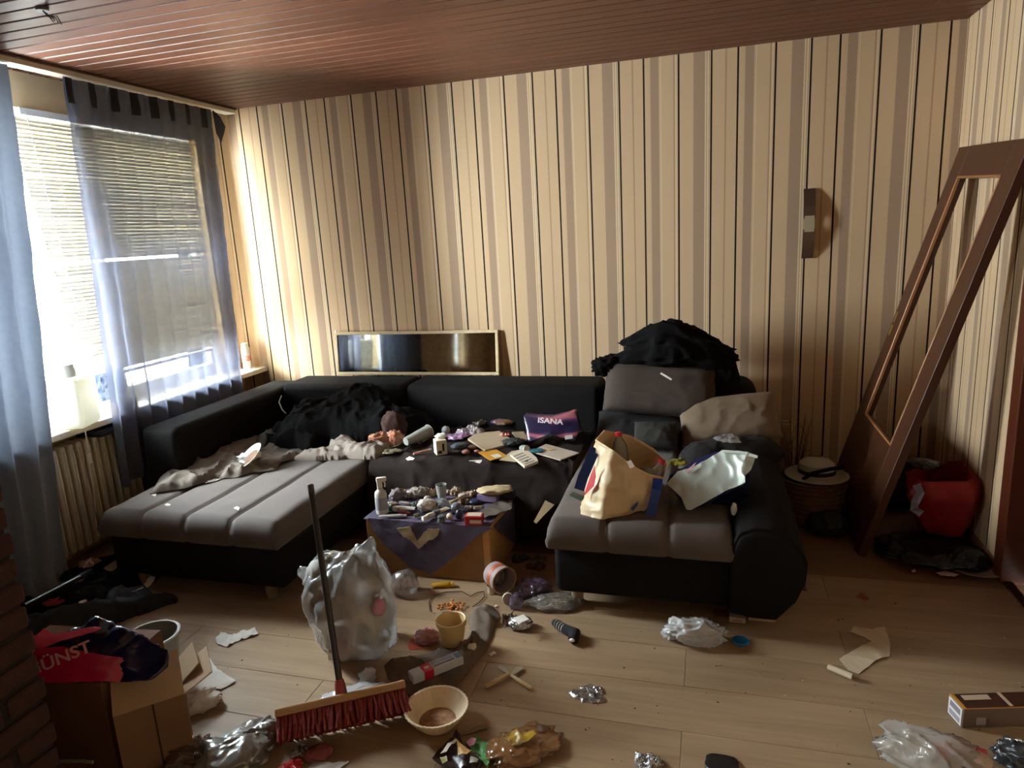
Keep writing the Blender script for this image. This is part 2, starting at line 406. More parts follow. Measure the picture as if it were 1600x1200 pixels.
def patch(name, outline, m, fz, loc=(0, 0, 0), rot=0, step=.01, thick=.0015, parent=None, jitter=0., seed=0, bend=None, edge=0.):
    """thin sheet with a free outline (list of xy), surface height fz(x,y) -> z; real thickness"""
    o2 = []
    n = len(outline); rr = random.Random(seed)
    for i in range(n):
        a = np.array(outline[i]); b = np.array(outline[(i + 1) % n]); L = np.linalg.norm(b - a); kk = max(1, int(L / step))
        for j in range(kk):
            p = a + (b - a) * j / kk
            if jitter: p = p + np.array([rr.uniform(-1, 1), rr.uniform(-1, 1)]) * jitter
            o2.append(p)
    o2 = np.array(o2); lo = o2.min(0); hi = o2.max(0)
    gx = np.arange(lo[0] + step / 2, hi[0], step); gy = np.arange(lo[1] + step / 2, hi[1], step)
    pts = [(x, y) for x in gx for y in gy]
    def inside(p):
        c = False; j = len(o2) - 1
        for i in range(len(o2)):
            if (o2[i][1] > p[1]) != (o2[j][1] > p[1]) and p[0] < (o2[j][0] - o2[i][0]) * (p[1] - o2[i][1]) / (o2[j][1] - o2[i][1]) + o2[i][0]: c = not c
            j = i
        return c
    ins = [p for p in pts if inside(p)]
    allp = [Vector((float(p[0]), float(p[1]))) for p in o2] + [Vector(p) for p in ins]
    r = delaunay_2d_cdt(allp, [(i, (i + 1) % len(o2)) for i in range(len(o2))], [list(range(len(o2)))], 1, 1e-6)
    P = np.array([v[:] for v in r[0]]); Fc = [list(q) for q in r[2]]
    z = fz(P[:, 0], P[:, 1])
    if edge:
        dm = np.sqrt(((P[:, None, :] - o2[None, :, :]) ** 2).sum(2)).min(1); z = .003 + z * np.clip(dm / edge + .12, 0, 1)
    V = np.stack([P[:, 0], P[:, 1], z], 1)
    if bend is not None: V = bend(V)
    T = [q for q in Fc if len(q) == 3]
    N = normals_np(V, np.array(T)); nV = len(V)
    if N[:, 2].mean() < 0: N = -N
    V2 = np.concatenate([V, V - N * thick])
    ed = {}
    for q in Fc:
        for a, b in zip(q, q[1:] + q[:1]):
            if (b, a) in ed: del ed[(b, a)]
            else: ed[(a, b)] = 1
    F2 = Fc + [[v + nV for v in q[::-1]] for q in Fc] + [[b, a, a + nV, b + nV] for a, b in ed]
    return link(name, mesh_np(name, V2, F2), m, parent, loc, rot, True, 50)
def wr(amp=.006, s=18., seed=0, lift=0.):
    return lambda x, y: lift + amp + amp * crease(np.stack([x, y, 0 * x], 1), s, seed)
def loft(name, loops, m, n=48, loc=None, rot=None, cap=(True, False), amp=0., freq=8., seed=0, parent=None, smooth=True, thick=0., sub=0, rings=0, sharp=None, closed=True, amp_fn=None):
    """skin over closed loops (each a list of 3D points), rings = interpolated rings between loops; thick > 0 makes an open shell with an inner side"""
    def resamp(L):
        L = np.array([tuple(p) for p in L], float); Lc = np.vstack([L, L[:1]]); d = np.r_[0, np.cumsum(np.linalg.norm(np.diff(Lc, axis=0), axis=1))]
        t = np.linspace(0, d[-1], n, endpoint=False); return np.stack([np.interp(t, d, Lc[:, k]) for k in range(3)], 1)
    R = [resamp(L) for L in loops]
    if rings:
        R2 = []; k = len(R)
        for i in range(k - 1):
            p0 = R[max(i - 1, 0)]; p1 = R[i]; p2 = R[i + 1]; p3 = R[min(i + 2, k - 1)]
            for j in range(rings):
                t = j / rings
                R2.append(.5 * ((2 * p1) + (-p0 + p2) * t + (2 * p0 - 5 * p1 + 4 * p2 - p3) * t * t + (-p0 + 3 * p1 - 3 * p2 + p3) * t ** 3))
        R2.append(R[-1]); R = R2
    V = np.concatenate(R); k = len(R)
    Fq = np.array([(i * n + j, i * n + (j + 1) % n, (i + 1) * n + (j + 1) % n, (i + 1) * n + j) for i in range(k - 1) for j in range(n)])
    N = normals_np(V, Fq)
    c = V.mean(0)
    if ((V - c) * N).sum() < 0: N = -N
    if amp:
        wgt = 1.0 if amp_fn is None else amp_fn(np.repeat(np.linspace(0, 1, k), n))
        V = V + N * (amp * crease(V, freq, seed) * wgt)[:, None]
    Fc = [tuple(q) for q in Fq]
    if thick:
        nV = len(V); V = np.concatenate([V, V - N * thick])
        Fc += [tuple(v + nV for v in q[::-1]) for q in Fq]
        a = (k - 1) * n
        Fc += [(a + j, a + (j + 1) % n, a + (j + 1) % n + nV, a + j + nV) for j in range(n)]
        if not cap[0]: Fc += [(j, (j + 1) % n, (j + 1) % n + nV, j + nV) for j in range(n)]
        if cap[0]: Fc += [tuple(range(n)), tuple(range(nV, nV + n))]
    else:
        if cap[0]: Fc.append(tuple(range(n)))
        if cap[1]: Fc.append(tuple((k - 1) * n + j for j in range(n)))
    bm = bmesh.new(); bv = [bm.verts.new(v) for v in V]
    for q in Fc:
        try: bm.faces.new([bv[i] for i in q])
        except ValueError: pass
    bmesh.ops.recalc_face_normals(bm, faces=bm.faces)
    me = bpy.data.meshes.new(name); bm.to_mesh(me); bm.free()
    return link(name, me, m, parent, loc, rot, smooth, sharp)
def pillow(name, w, d, h, m, loc, rot, seed=0, parent=None, amp=.01, n=40, power=3.2, pinch=.06):
    u = np.linspace(-1, 1, n); X, Y = np.meshgrid(u, u, indexing='ij')
    prof = np.clip((1 - np.abs(X) ** power) * (1 - np.abs(Y) ** power), 0, 1) ** .5
    px = X * (1 - pinch * (1 - np.abs(X)) * 0 - pinch * (1 - Y * Y) * .5); py = Y * (1 - pinch * (1 - X * X) * .5)
    P = np.stack([px.ravel() * w / 2, py.ravel() * d / 2, prof.ravel() * h / 2], 1)
    cr = amp * crease(P * 1.0, 7, seed) * prof.ravel()
    T = P.copy(); T[:, 2] += cr; B_ = P.copy(); B_[:, 2] = -B_[:, 2] + amp * .5 * crease(P, 6, seed + 9) * prof.ravel()
    idx = np.arange(n * n).reshape(n, n)
    Fq = np.stack([idx[:-1, :-1].ravel(), idx[1:, :-1].ravel(), idx[1:, 1:].ravel(), idx[:-1, 1:].ravel()], 1)
    V = np.concatenate([T, B_]); Fc = [tuple(q) for q in Fq] + [tuple(v + n * n for v in q[::-1]) for q in Fq]
    bm = bmesh.new(); bv = [bm.verts.new(v) for v in V]
    for q in Fc: bm.faces.new([bv[i] for i in q])
    bmesh.ops.remove_doubles(bm, verts=bm.verts, dist=.0005); bmesh.ops.recalc_face_normals(bm, faces=bm.faces)
    me = bpy.data.meshes.new(name); bm.to_mesh(me); bm.free()
    return link(name, me, m, parent, loc, rot, True)
def text(body, size, m, parent, loc, rot, name='lettering', depth=.0006, shear=0., bend=None, bold=0., sx=1.):
    cu = bpy.data.curves.new('tmp_text', 'FONT'); cu.body = body; cu.size = size; cu.extrude = depth; cu.shear = shear; cu.offset = bold
    cu.align_x = 'CENTER'; cu.align_y = 'CENTER'
    o = bpy.data.objects.new('tmp_text', cu); COL.objects.link(o)
    dg = bpy.context.evaluated_depsgraph_get(); me = bpy.data.meshes.new_from_object(o.evaluated_get(dg)); bpy.data.objects.remove(o); bpy.data.curves.remove(cu)
    me.name = name
    for v in me.vertices: v.co.x *= sx
    if bend is not None:
        bm = bmesh.new(); bm.from_mesh(me); bmesh.ops.triangulate(bm, faces=bm.faces); bmesh.ops.subdivide_edges(bm, edges=bm.edges, cuts=1); bm.to_mesh(me); bm.free()
        for v in me.vertices: v.co = bend(v.co)
    return link(name, me, m, parent, loc, rot)
PI = math.pi
# ================================================================== the room
CH = 2.607
XR = 4.51
CREAM, TAUPE, DARK, BRN = '#C8AB88', '#A58B73', '#22110D', '#AC8E72'
LITE = '#D6BF9C'
_bands = [(0, DARK), (.019, CREAM), (.165, TAUPE), (.287, LITE), (.302, BRN), (.312, LITE), (.330, BRN), (.338, LITE), (.347, DARK), (.366, CREAM),
          (.500, BRN), (.512, CREAM), (.620, DARK), (.639, CREAM), (.702, TAUPE), (.795, LITE), (.803, BRN), (.808, LITE), (.818, CREAM), (.952, BRN), (.966, LITE), (.985, CREAM)]
PAPER = stripes_mat('striped_wallpaper', 0, .53, -.1395, _bands)
PAPER_Y = stripes_mat('striped_wallpaper_side', 1, .53, .18, _bands)
def struct(o): return tag(o, kind='structure')
g = G(); g.box(-.5, XR + .2, 0, .15, -.05, CH + .1); struct(g.obj('wall_back', PAPER))
g = G()
g.box(XR, XR + .15, -1.02, .0, -.05, CH + .1)
g.box(XR, XR + .15, -1.95, -1.02, 2.08, CH + .1)
g.box(XR, XR + .15, -6.2, -1.95, -.05, CH + .1)
struct(g.obj('wall_right', PAPER_Y))
g = G(); g.box(-.5, XR + .2, -6.2, -6.05, -.05, CH + .1); struct(g.obj('wall_front', PAPER))
PLAST = mat('beige_paint', '#D8BE92', .8, var=.04, vs=5, bump=.1, bs=60)
g = G()
XW = -.22
g.box(XW - .22, XW, -6.2, .0, -.05, WZ0 - .035)
g.box(XW - .22, XW, -6.2, .0, WZ1, CH + .1)
ys = [-6.2] + [v for p in sorted(WIN) for v in p] + [0.0]
for k in range(0, len(ys), 2): g.box(XW - .22, XW, ys[k], ys[k + 1], WZ0 - .035, WZ1)
struct(g.obj('wall_left', PLAST))

# ------- ceiling of varnished boards
g = G(); g.box(-.5, XR + .2, -6.2, .15, CH + .012, CH + .1)
ceiling = struct(g.obj('ceiling', mat('ceiling_dark', '#1b0d07', .8)))
BOARD = wood('varnished_board', '#54301F', '#6A402B', (1.2, 40, 40), rough=.45, spec=.35, rnd=.10, bump=.03)
bw = .0905
g = G()
L = XR - XW
g.box(-L / 2, L / 2, -bw / 2 + .0045, bw / 2 - .0045, 0, .012, r=.003, seg=1)
_b = g.mesh('ceiling_board')
for k in range(int(6.05 / bw)):
    o = link('ceiling_board', _b, None if k else BOARD, ceiling, ((XW + XR) / 2, -bw * (k + .5), CH))
# ------- floor: laminate planks from the near side, an older darker floor at the back wall
LAM = wood('laminate_plank', '#8A7258', '#A58C6E', (1.6, 22, 22), rough=.42, spec=.45, rnd=.07, bump=.04)
OLD = wood('old_floor', '#6A5036', '#7A6042', (1.2, 9, 9), rough=.5, rnd=.05)
g = G(); g.box(-.5, XR + 1.6, -6.2, .15, -.12, -.010)
floor = struct(g.obj('floor', OLD))
PW, PL = .2355, 1.35
def plank_mesh(l):
    g = G(); g.box(-l / 2 + .0006, l / 2 - .0006, -PW / 2 + .0006, PW / 2 - .0006, -.008, 0, r=.0012, seg=1); return g.mesh('floor_plank')
_pm = {}
for r in range(21):
    yb = -1.178 - r * PW
    if yb - PW < -6.1: break
    s = (3.74 if r % 2 == 0 else 3.145)
    k0 = s - PL * 4
    while k0 < XR:
        a, b = max(k0, XW), min(k0 + PL, XR)
        if b - a > .03:
            key = round(b - a, 3); new = key not in _pm
            if new: _pm[key] = plank_mesh(b - a)
            link('floor_plank', _pm[key], LAM if new else None, floor, ((a + b) / 2, yb - PW / 2, 0))
        k0 += PL
# ------- skirting boards
SK = wood('skirting', '#6E4E33', '#80603F', (2, 30, 30), rough=.5)
g = G(); g.box(XR - .014, XR, -1.02, 0, -.01, .055, r=.003); struct(g.obj('baseboard_right', SK))
g = G(); g.box(XW, XR - .014, -.014, 0, -.01, .055, r=.003); struct(g.obj('baseboard_back', SK))
# ------- doorway at the right with dark frame
FR = wood('dark_frame_wood', '#4A2112', '#5C2C18', (30, 30, 2), rough=.35)
door1 = struct(empty('door_1', (XR, -1.02, 0)))
g = G(); g.box(-.02, .16, -.09, .0, -.01, 2.10, r=.004); g.obj('frame_post', FR, door1)
g = G(); g.box(-.02, .16, -.95, -.86, -.01, 2.10, r=.004); g.obj('frame_post', FR, door1)
g = G(); g.box(-.02, .16, -.86, -.09, 2.02, 2.10, r=.004); g.obj('frame_head', FR, door1)
g = G(); g.box(.10, .14, -.86, -.09, .0, 2.02, r=.002); g.obj('door_leaf', FR, door1)
g = G(); g.box(-.01, .03, -.86, -.09, -.008, .004, r=.002); g.obj('threshold_strip', mat('threshold', '#3c2a1c', .4, metal=.3), door1)
# ------- windows
WHITE = mat('white_frame', '#E6E4DE', .4, var=.03, vs=4)
PANE = glassy('window_pane', '#F4FAFA', see=.97, rough=.02)
SILL = mat('sill_stone', '#D8CDB8', .35, var=.08, vs=14)
def window(i, y0, y1, mull):
    o = struct(empty('window_%d' % i, (XW - .12, (y0 + y1) / 2, WZ0)))
    cy = (y0 + y1) / 2; a, b = y0 - cy, y1 - cy; h = WZ1 - WZ0
    def part(nm, Y0, Y1, Z0, Z1, d0=-.035, d1=.035, m=WHITE, r=.004):
        g = G(); g.box(d0, d1, Y0, Y1, Z0, Z1, r=r); return g.obj(nm, m, o)
    part('frame_bottom', a, b, 0, .07); part('frame_top', a, b, h - .07, h)
    part('frame_side', a, a + .06, .07, h - .07); part('frame_side', b - .06, b, .07, h - .07)
    xs = [a + .06] + [mm - cy for mm in mull] + [b - .06]
    for mm in mull: part('mullion', mm - cy - .055, mm - cy + .055, .07, h - .07)
    for k in range(len(xs) - 1):
        l = xs[k] + (.055 if k else 0); r_ = xs[k + 1] - (.055 if k < len(xs) - 2 else 0)
        part('pane', l, r_, .07, h - .07, -.004, .004, PANE, 0)
    for mm in ([-1.76] if i == 1 else []):
        g = G(); g.box(.035, .05, mm - cy - .015, mm - cy + .015, .66, .73, r=.004); g.box(.05, .065, mm - cy - .012, mm - cy + .012, .58, .71, r=.005)
        g.obj('window_handle', mat('white_metal', '#D9D9D4', .35), o)
    g = G(); g.box(-.06, .345, a - .16, b + .16 if i == 1 else b + .1, -.035, 0, r=.006); g.obj('window_sill', SILL, o)
    return o
window(1, WIN[0][0], WIN[0][1], [-1.76, -1.05])
window(2, WIN[1][0], WIN[1][1], [])  # made-up window out of view, added as fill light from behind the camera
# ================================================================== curtains, blind, radiator, window sill
RAILM = mat('rail_white', '#D8D2C4', .4, var=.05)
rail = empty('curtain_rail', (0, -2.2, CH), label='long white curtain rail fixed under the brown ceiling', cat='curtain rail')
g = G(); g.box(-.035, .045, -2.3, 2.17, -.038, -.001, r=.003); g.obj('rail', RAILM, rail)
g = G(); g.box(.045, .058, -2.3, 2.17, -.014, -.001, r=.003); g.obj('cover_strip', wood('rail_trim', '#3A2416', '#4A2E1C', (30, 2, 30), rough=.4), rail)
SHEER = mat('sheer_grey_fabric', '#545868', .8, alpha=.085, trans=.30, var=.06, vs=30)
SHEER2 = mat('sheer_grey_fabric_heavier', '#7E8898', .8, trans=.028, var=.06, vs=30)
BLK = mat('black_tape', '#17171C', .8)
def curtain(name, top, bot, zt, zb, waves, amp, m, parent, x0=.02, x1=.05, nu=220, nv=70, seed=1, hem=None, sheet_name='panel', puddle=0., nofold=.0):
    """top / bot: (y from, y to) at the rail and at the hem"""
    V = []; u = np.linspace(0, 1, nu); v = np.linspace(0, 1, nv)
    U_, V_ = np.meshgrid(u, v, indexing='ij'); U_ = U_.ravel(); V_ = V_.ravel()
    yl = top[0] + (bot[0] - top[0]) * V_; yr = top[1] + (bot[1] - top[1]) * V_
    ph = U_ * waves * 2 * PI + .9 * noise(np.stack([U_ * 5, V_ * 1.2, 0 * U_], 1), seed) + .4 * np.sin(U_ * 9)
    a = amp * (.35 + .9 * V_ ** .6) * (1 + .6 * noise(np.stack([U_ * 6, V_ * .8, 0 * U_ + 3], 1), seed + 2))
    X_ = x0 + (x1 - x0) * V_ + a * np.sin(ph) + .006 * crease(np.stack([U_ * 1.5, V_ * 1.5, 0 * U_], 1), 6, seed)
    zz = zb + (hem(U_) if hem is not None else 0 * U_)
    Z_ = zt + (zz - zt) * V_
    Y_ = yl + (yr - yl) * U_ + .35 * a * np.cos(ph)
    X_ = X_ + puddle * np.clip((V_ - .93) / .07, 0, 1) ** 2
    P = np.stack([X_, Y_, Z_], 1); idx = np.arange(nu * nv).reshape(nu, nv)
    Fq = np.stack([idx[:-1, :-1].ravel(), idx[1:, :-1].ravel(), idx[1:, 1:].ravel(), idx[:-1, 1:].ravel()], 1)
    o = link(sheet_name, mesh_np(name, P, Fq), m, parent, None, None, True)
    return o, P.reshape(nu, nv, 3)
cr = empty('curtain', (0, 0, 0), label='sheer grey curtain with dark tabs hanging behind the chaise end of the sofa', cat='curtain', group='grey curtains at the window')
_o, CP = curtain('curtain', (-1.375, -.245), (-1.50, -.37), 2.565, .36, 9.5, .022, SHEER, cr, .02, .045, seed=3, hem=lambda u: .12 * np.clip(u, 0, 1) ** .7)
for k in range(8):                                              # dark tabs of the heading
    i0 = int((.012 + k * .127) * 219); i1 = min(219, i0 + 9)
    rows = [j for j in range(0, 5)]
    P = CP[i0:i1 + 1][:, 0:5].copy(); P[:, :, 0] += .006
    nn = P.shape[0]; V = P.reshape(-1, 3); V = np.concatenate([V, V - np.array([.004, 0, 0])]); idx = np.arange(nn * 5).reshape(nn, 5)
    F1 = [(idx[a, b], idx[a + 1, b], idx[a + 1, b + 1], idx[a, b + 1]) for a in range(nn - 1) for b in range(4)]
    F2 = [tuple(x + nn * 5 for x in q[::-1]) for q in F1]
    link('tab', mesh_np('tab', V, F1 + F2), BLK, cr)
# folded-over loose corner at the rail end
g = G(); g.poly([(.035, -.26, 2.56), (.03, -.19, 2.53), (.03, -.15, 2.47), (.035, -.17, 2.44), (.035, -.22, 2.36), (.04, -.26, 2.42)], .006, (1, 0, 0)); g.obj('loose_corner', mat('curtain_dark_fold', '#2B2D36', .85), cr)
cl = empty('curtain', (0, 0, 0), label='sheer grey curtain reaching the floor beside the dark brick pillar', cat='curtain', group='grey curtains at the window')
curtain('curtain', (-2.75, -1.67), (-2.85, -1.97), 2.565, .015, 8, .03, SHEER2, cl, .02, .085, seed=8, puddle=.06)

# ------- venetian blind
SLAT = mat('blind_slat', '#EDE4CC', .5, trans=.017)
bl = empty('venetian_blind', (-.215, -.84, WZ1), label='white venetian blind of thin slats half hidden by the grey curtain', cat='blind')
g = G(); g.box(-.02, .02, -.625, .625, -.04, -.003, r=.003); g.obj('head_rail', WHITE, bl)
V = []; n = 6; w_ = .027
prof = [((k / (n - 1) - .5) * w_, .0028 * (1 - (2 * k / (n - 1) - 1) ** 2)) for k in range(n)]
V = [(x, -.62, z) for x, z in prof] + [(x, .62, z) for x, z in prof]
V2 = [(x, y, z - .0008) for x, y, z in V]
F1 = [(k, k + 1, n + k + 1, n + k) for k in range(n - 1)]
F2 = [tuple(i + 2 * n for i in q[::-1]) for q in F1]
_sl = mesh_np('slat', V + V2, F1 + F2)
NS = 65
for k in range(NS):
    z = -.06 - k * .0212 - (.02 if k > 34 else 0)
    f_ = 1.06 - .14 * k / NS  # slats shorten downwards: glare of the bare pane put into their length
    o = link('slat', _sl, None if k else SLAT, bl, (0, .62 * (1 - f_) + random.Random(k).uniform(-.004, .004), z), (random.Random(k + 90).uniform(-.004, .004), 1.18 + random.Random(k + 5).uniform(-.06, .06), 0), True); o.scale.y = f_
g = G(); g.box(-.014, .014, -.50, .62, -.06 - NS * .0212 - .045, -.06 - NS * .0212 - .025, r=.004); g.obj('bottom_rail', WHITE, bl)
for y in (-.45, 0, .45):
    g = G(); g.tube([(.014, y, -.03), (.014, y, -1.46)], .0012, 5); g.obj('cord', WHITE, bl)
g = G(); g.tube([(.03, -.60, -.03), (.035, -.57, -.5), (.03, -.52, -1.1)], .0025, 6); g.obj('tilt_wand', WHITE, bl)

# ------- ribbed radiator
RAD = mat('radiator_cream', '#C9BD9F', .4, var=.08, vs=10)
ra = empty('radiator', (-.105, -1.62, 0), label='cream ribbed radiator under the window sill beside the chaise', cat='radiator')
g = G(); g.box(-.05, .05, -.017, .017, .09, .68, r=.015, seg=3); g.box(.035, .058, -.006, .006, .12, .65, r=.005)
_rm = g.mesh('rib')
for k in range(15):
    link('rib', _rm, None if k else RAD, ra, (0, -.35 + k * .05, 0), None, True, 40)
for zz in (.62, .15):
    g = G(); g.tube([(0, -.37, zz), (0, .37, zz)], .022, 10); g.obj('header_pipe', RAD, ra, smooth=True)
g = G(); g.box(-.04, .04, .36, .372, .09, .68, r=.004); g.obj('end_plate', mat('radiator_end', '#8C8473', .5), ra)
g = G(); g.tube([(0, -.37, .15), (0, -.42, .15), (0, -.42, -.0)], .009, 8); g.obj('feed_pipe', RAD, ra, smooth=True)
for yy in (.33, -.30):
    g = G(); g.tube([(0, yy, .15), (0, yy, -.0)], .009, 8); g.obj('foot', RAD, ra, smooth=True)

# ------- things on the sill
SZ = WZ0
p = at(117, 668, Z=SZ)
t = empty('plastic_canister', (p.x - .02, p.y + .03, SZ), .35, label='large white plastic canister standing on the window sill', cat='canister')
WPL = mat('white_plastic', '#DEDCD2', .4, trans=.25)
g = G(); g.box(-.09, .09, -.095, .095, 0, .27, r=.025, seg=3); g.obj('body', WPL, t, smooth=True)
g = G(); g.lathe([(.045, .27), (.045, .30), (.04, .315), (.04, .335), (.03, .34)], 20); g.obj('cap', mat('white_cap', '#C9C7BE', .45), t, smooth=True)
t = empty('storage_box', (-.14, -1.30, SZ), .0, label='printed box with blue picture leaning on the window glass', cat='box')
g = G(); g.box(-.03, .03, -.10, .10, .07, .23, r=.002); g.obj('box_body', mat('blue_print', '#5D7FA8', .5, var=.7, vs=25, col2='#E8EEF2'), t)
g = G(); g.box(.03, .031, -.07, .07, .12, .21); g.obj('picture', mat('blue_picture', '#33548C', .5, col2='#DDE6EA', vs=40), t)
for k, (cc, lb, hh) in enumerate((('#7FA893', 'green book at the bottom of the sill stack', .03), ('#B4444E', 'red book in the middle of the sill stack', .018), ('#D8D4C8', 'white book on top of the sill stack', .014))):
    z = [0, .03, .048][k]
    b = empty('book', (-.09, -1.30, SZ + z), .1 + .05 * k, label=lb, cat='book', group='books on the window sill')
    g = G(); g.box(-.06, .06, -.09, .09, 0, hh, r=.002); g.obj('cover', mat('book_%d' % k, cc, .5), b)
    g = G(); g.box(-.055, .0605, -.0905, .086, .003, hh - .003); g.obj('pages', mat('pages', '#DDD6C4', .8), b)
# magenta loop packaging
t = G(); t.tube([Vector((-.01, .03 * math.cos(a), .055 + .05 * math.sin(a))) for a in np.linspace(0, 2 * PI, 25)[:-1]], .006, 8, closed=True)
tag(t.obj('plastic_ring', mat('magenta_plastic', '#B83FA8', .4), None, (-.12, -1.475, SZ), smooth=True), 'magenta plastic ring standing beside the books on the sill', 'ring')
# small black bottle and its cable
p = at(84, 676, Z=SZ)
t = empty('small_bottle', (p.x - .03, p.y - .04, SZ), label='small black bottle at the left end of the window sill', cat='bottle')
g = G(); g.lathe([(.017, 0), (.018, .01), (.018, .05), (.008, .06), (.008, .075)], 16); g.obj('body', mat('black_gloss', '#15181A', .25), t, smooth=True)
g = G(); g.lathe([(.0095, .07), (.0095, .085), (.004, .088)], 12); g.obj('cap', BLK, t, smooth=True)
# dried flower stems in a slim vase
p = at(80, 640, Z=SZ + .14)
t = empty('dried_plant', (-.16, -1.72, SZ), label='dark dried flower head on thin stems beside the white window handle', cat='dried plant')
g = G(); g.lathe([(.02, 0), (.026, .05), (.012, .13), (.014, .15)], 16, cap=(True, False)); g.obj('vase', mat('vase_grey', '#777266', .4), t, smooth=True)
g = G()
rr = random.Random(4)
for k in range(10):
    a = rr.uniform(0, 2 * PI); l = rr.uniform(.30, .40)
    g.tube([(0, 0, .12), (.01 * math.cos(a), .02 * math.sin(a), .3), (.03 * math.cos(a), .05 * math.sin(a), l), (.04 * math.cos(a), .075 * math.sin(a), l - .03)], .0014, 5)
g.obj('stems', mat('dry_stem', '#4F3B2C', .8), t)
o = crumple('flower_head', (.05, .06, .06), mat('dry_flower', '#3B2C22', .9, var=.3, vs=60), (0, -.01, .36), 0, 5, .4, 4, 3, False, parent=t)
# spray can at the far end of the sill
p = at(387, 575, Z=SZ)
t = empty('spray_can', (p.x + .015, min(p.y, -.09), SZ), label='white spray can with an orange print at the far end of the sill', cat='spray can')
g = G(); g.lathe([(.029, 0), (.031, .004), (.031, .15), (.026, .165)], 24); g.obj('can', mat('can_white', '#E9E6DE', .3), t, smooth=True)
g = G(); g.lathe([(.0315, .06), (.0317, .062), (.0317, .098), (.0315, .10)], 24, cap=(False, False)); g.obj('orange_print', mat('orange_print', '#D9512C', .4, col2='#E7C9B6', vs=60), t, smooth=True)
g = G(); g.lathe([(.024, .163), (.024, .19), (.02, .195)], 20); g.obj('cap', mat('can_cap', '#E2DED4', .35), t, smooth=True)
# white cable with a switch hanging from the sill
t = empty('cable', (0, 0, 0), label='white cable with an inline switch hanging over the radiator', cat='cable')
pts = [at(112, 668, X=-.05), at(125, 664, X=.015), at(133, 673, X=.02), at(138, 700, X=.02), at(140, 730, X=.015), at(146, 765, X=.01), at(150, 800, X=.0)]
g = G(); g.tube(pts, .0035, 6); g.obj('cord', mat('cord_white', '#D8D0BC', .5), t, smooth=True)
pp = at(139, 716, X=.018); g = G(); g.box(pp.x - .008, pp.x + .008, pp.y - .012, pp.y + .012, pp.z - .03, pp.z + .03, r=.005); g.obj('switch', WPL, t)
# black folders lying on the radiator
for k in range(2):
    g = G(); g.box(-.07, .09, -.14, .14, 0, .016, r=.002)
    tag(g.obj('folder', mat('folder_%d' % k, ('#1F2228', '#343A48')[k], .35), None, (-.08, -1.42 + .02 * k, .682 + .017 * k), .1 - .18 * k),
        ('black folder lying directly on the radiator top', 'slate folder on top of the black folder on the radiator')[k], 'folder', 'folders on the radiator')
# black bag behind the curtain
crumple('rubbish_bag', (.20, .36, .80), mat('black_bag_film', '#191A1E', .45, var=.2), (.0 - .09, -1.06, 0), 0, 21, .10, 2.5, 4, True, .75)
bpy.data.objects['rubbish_bag']['label'] = 'black rubbish bag standing behind the curtain next to the radiator'; bpy.data.objects['rubbish_bag']['category'] = 'bag'
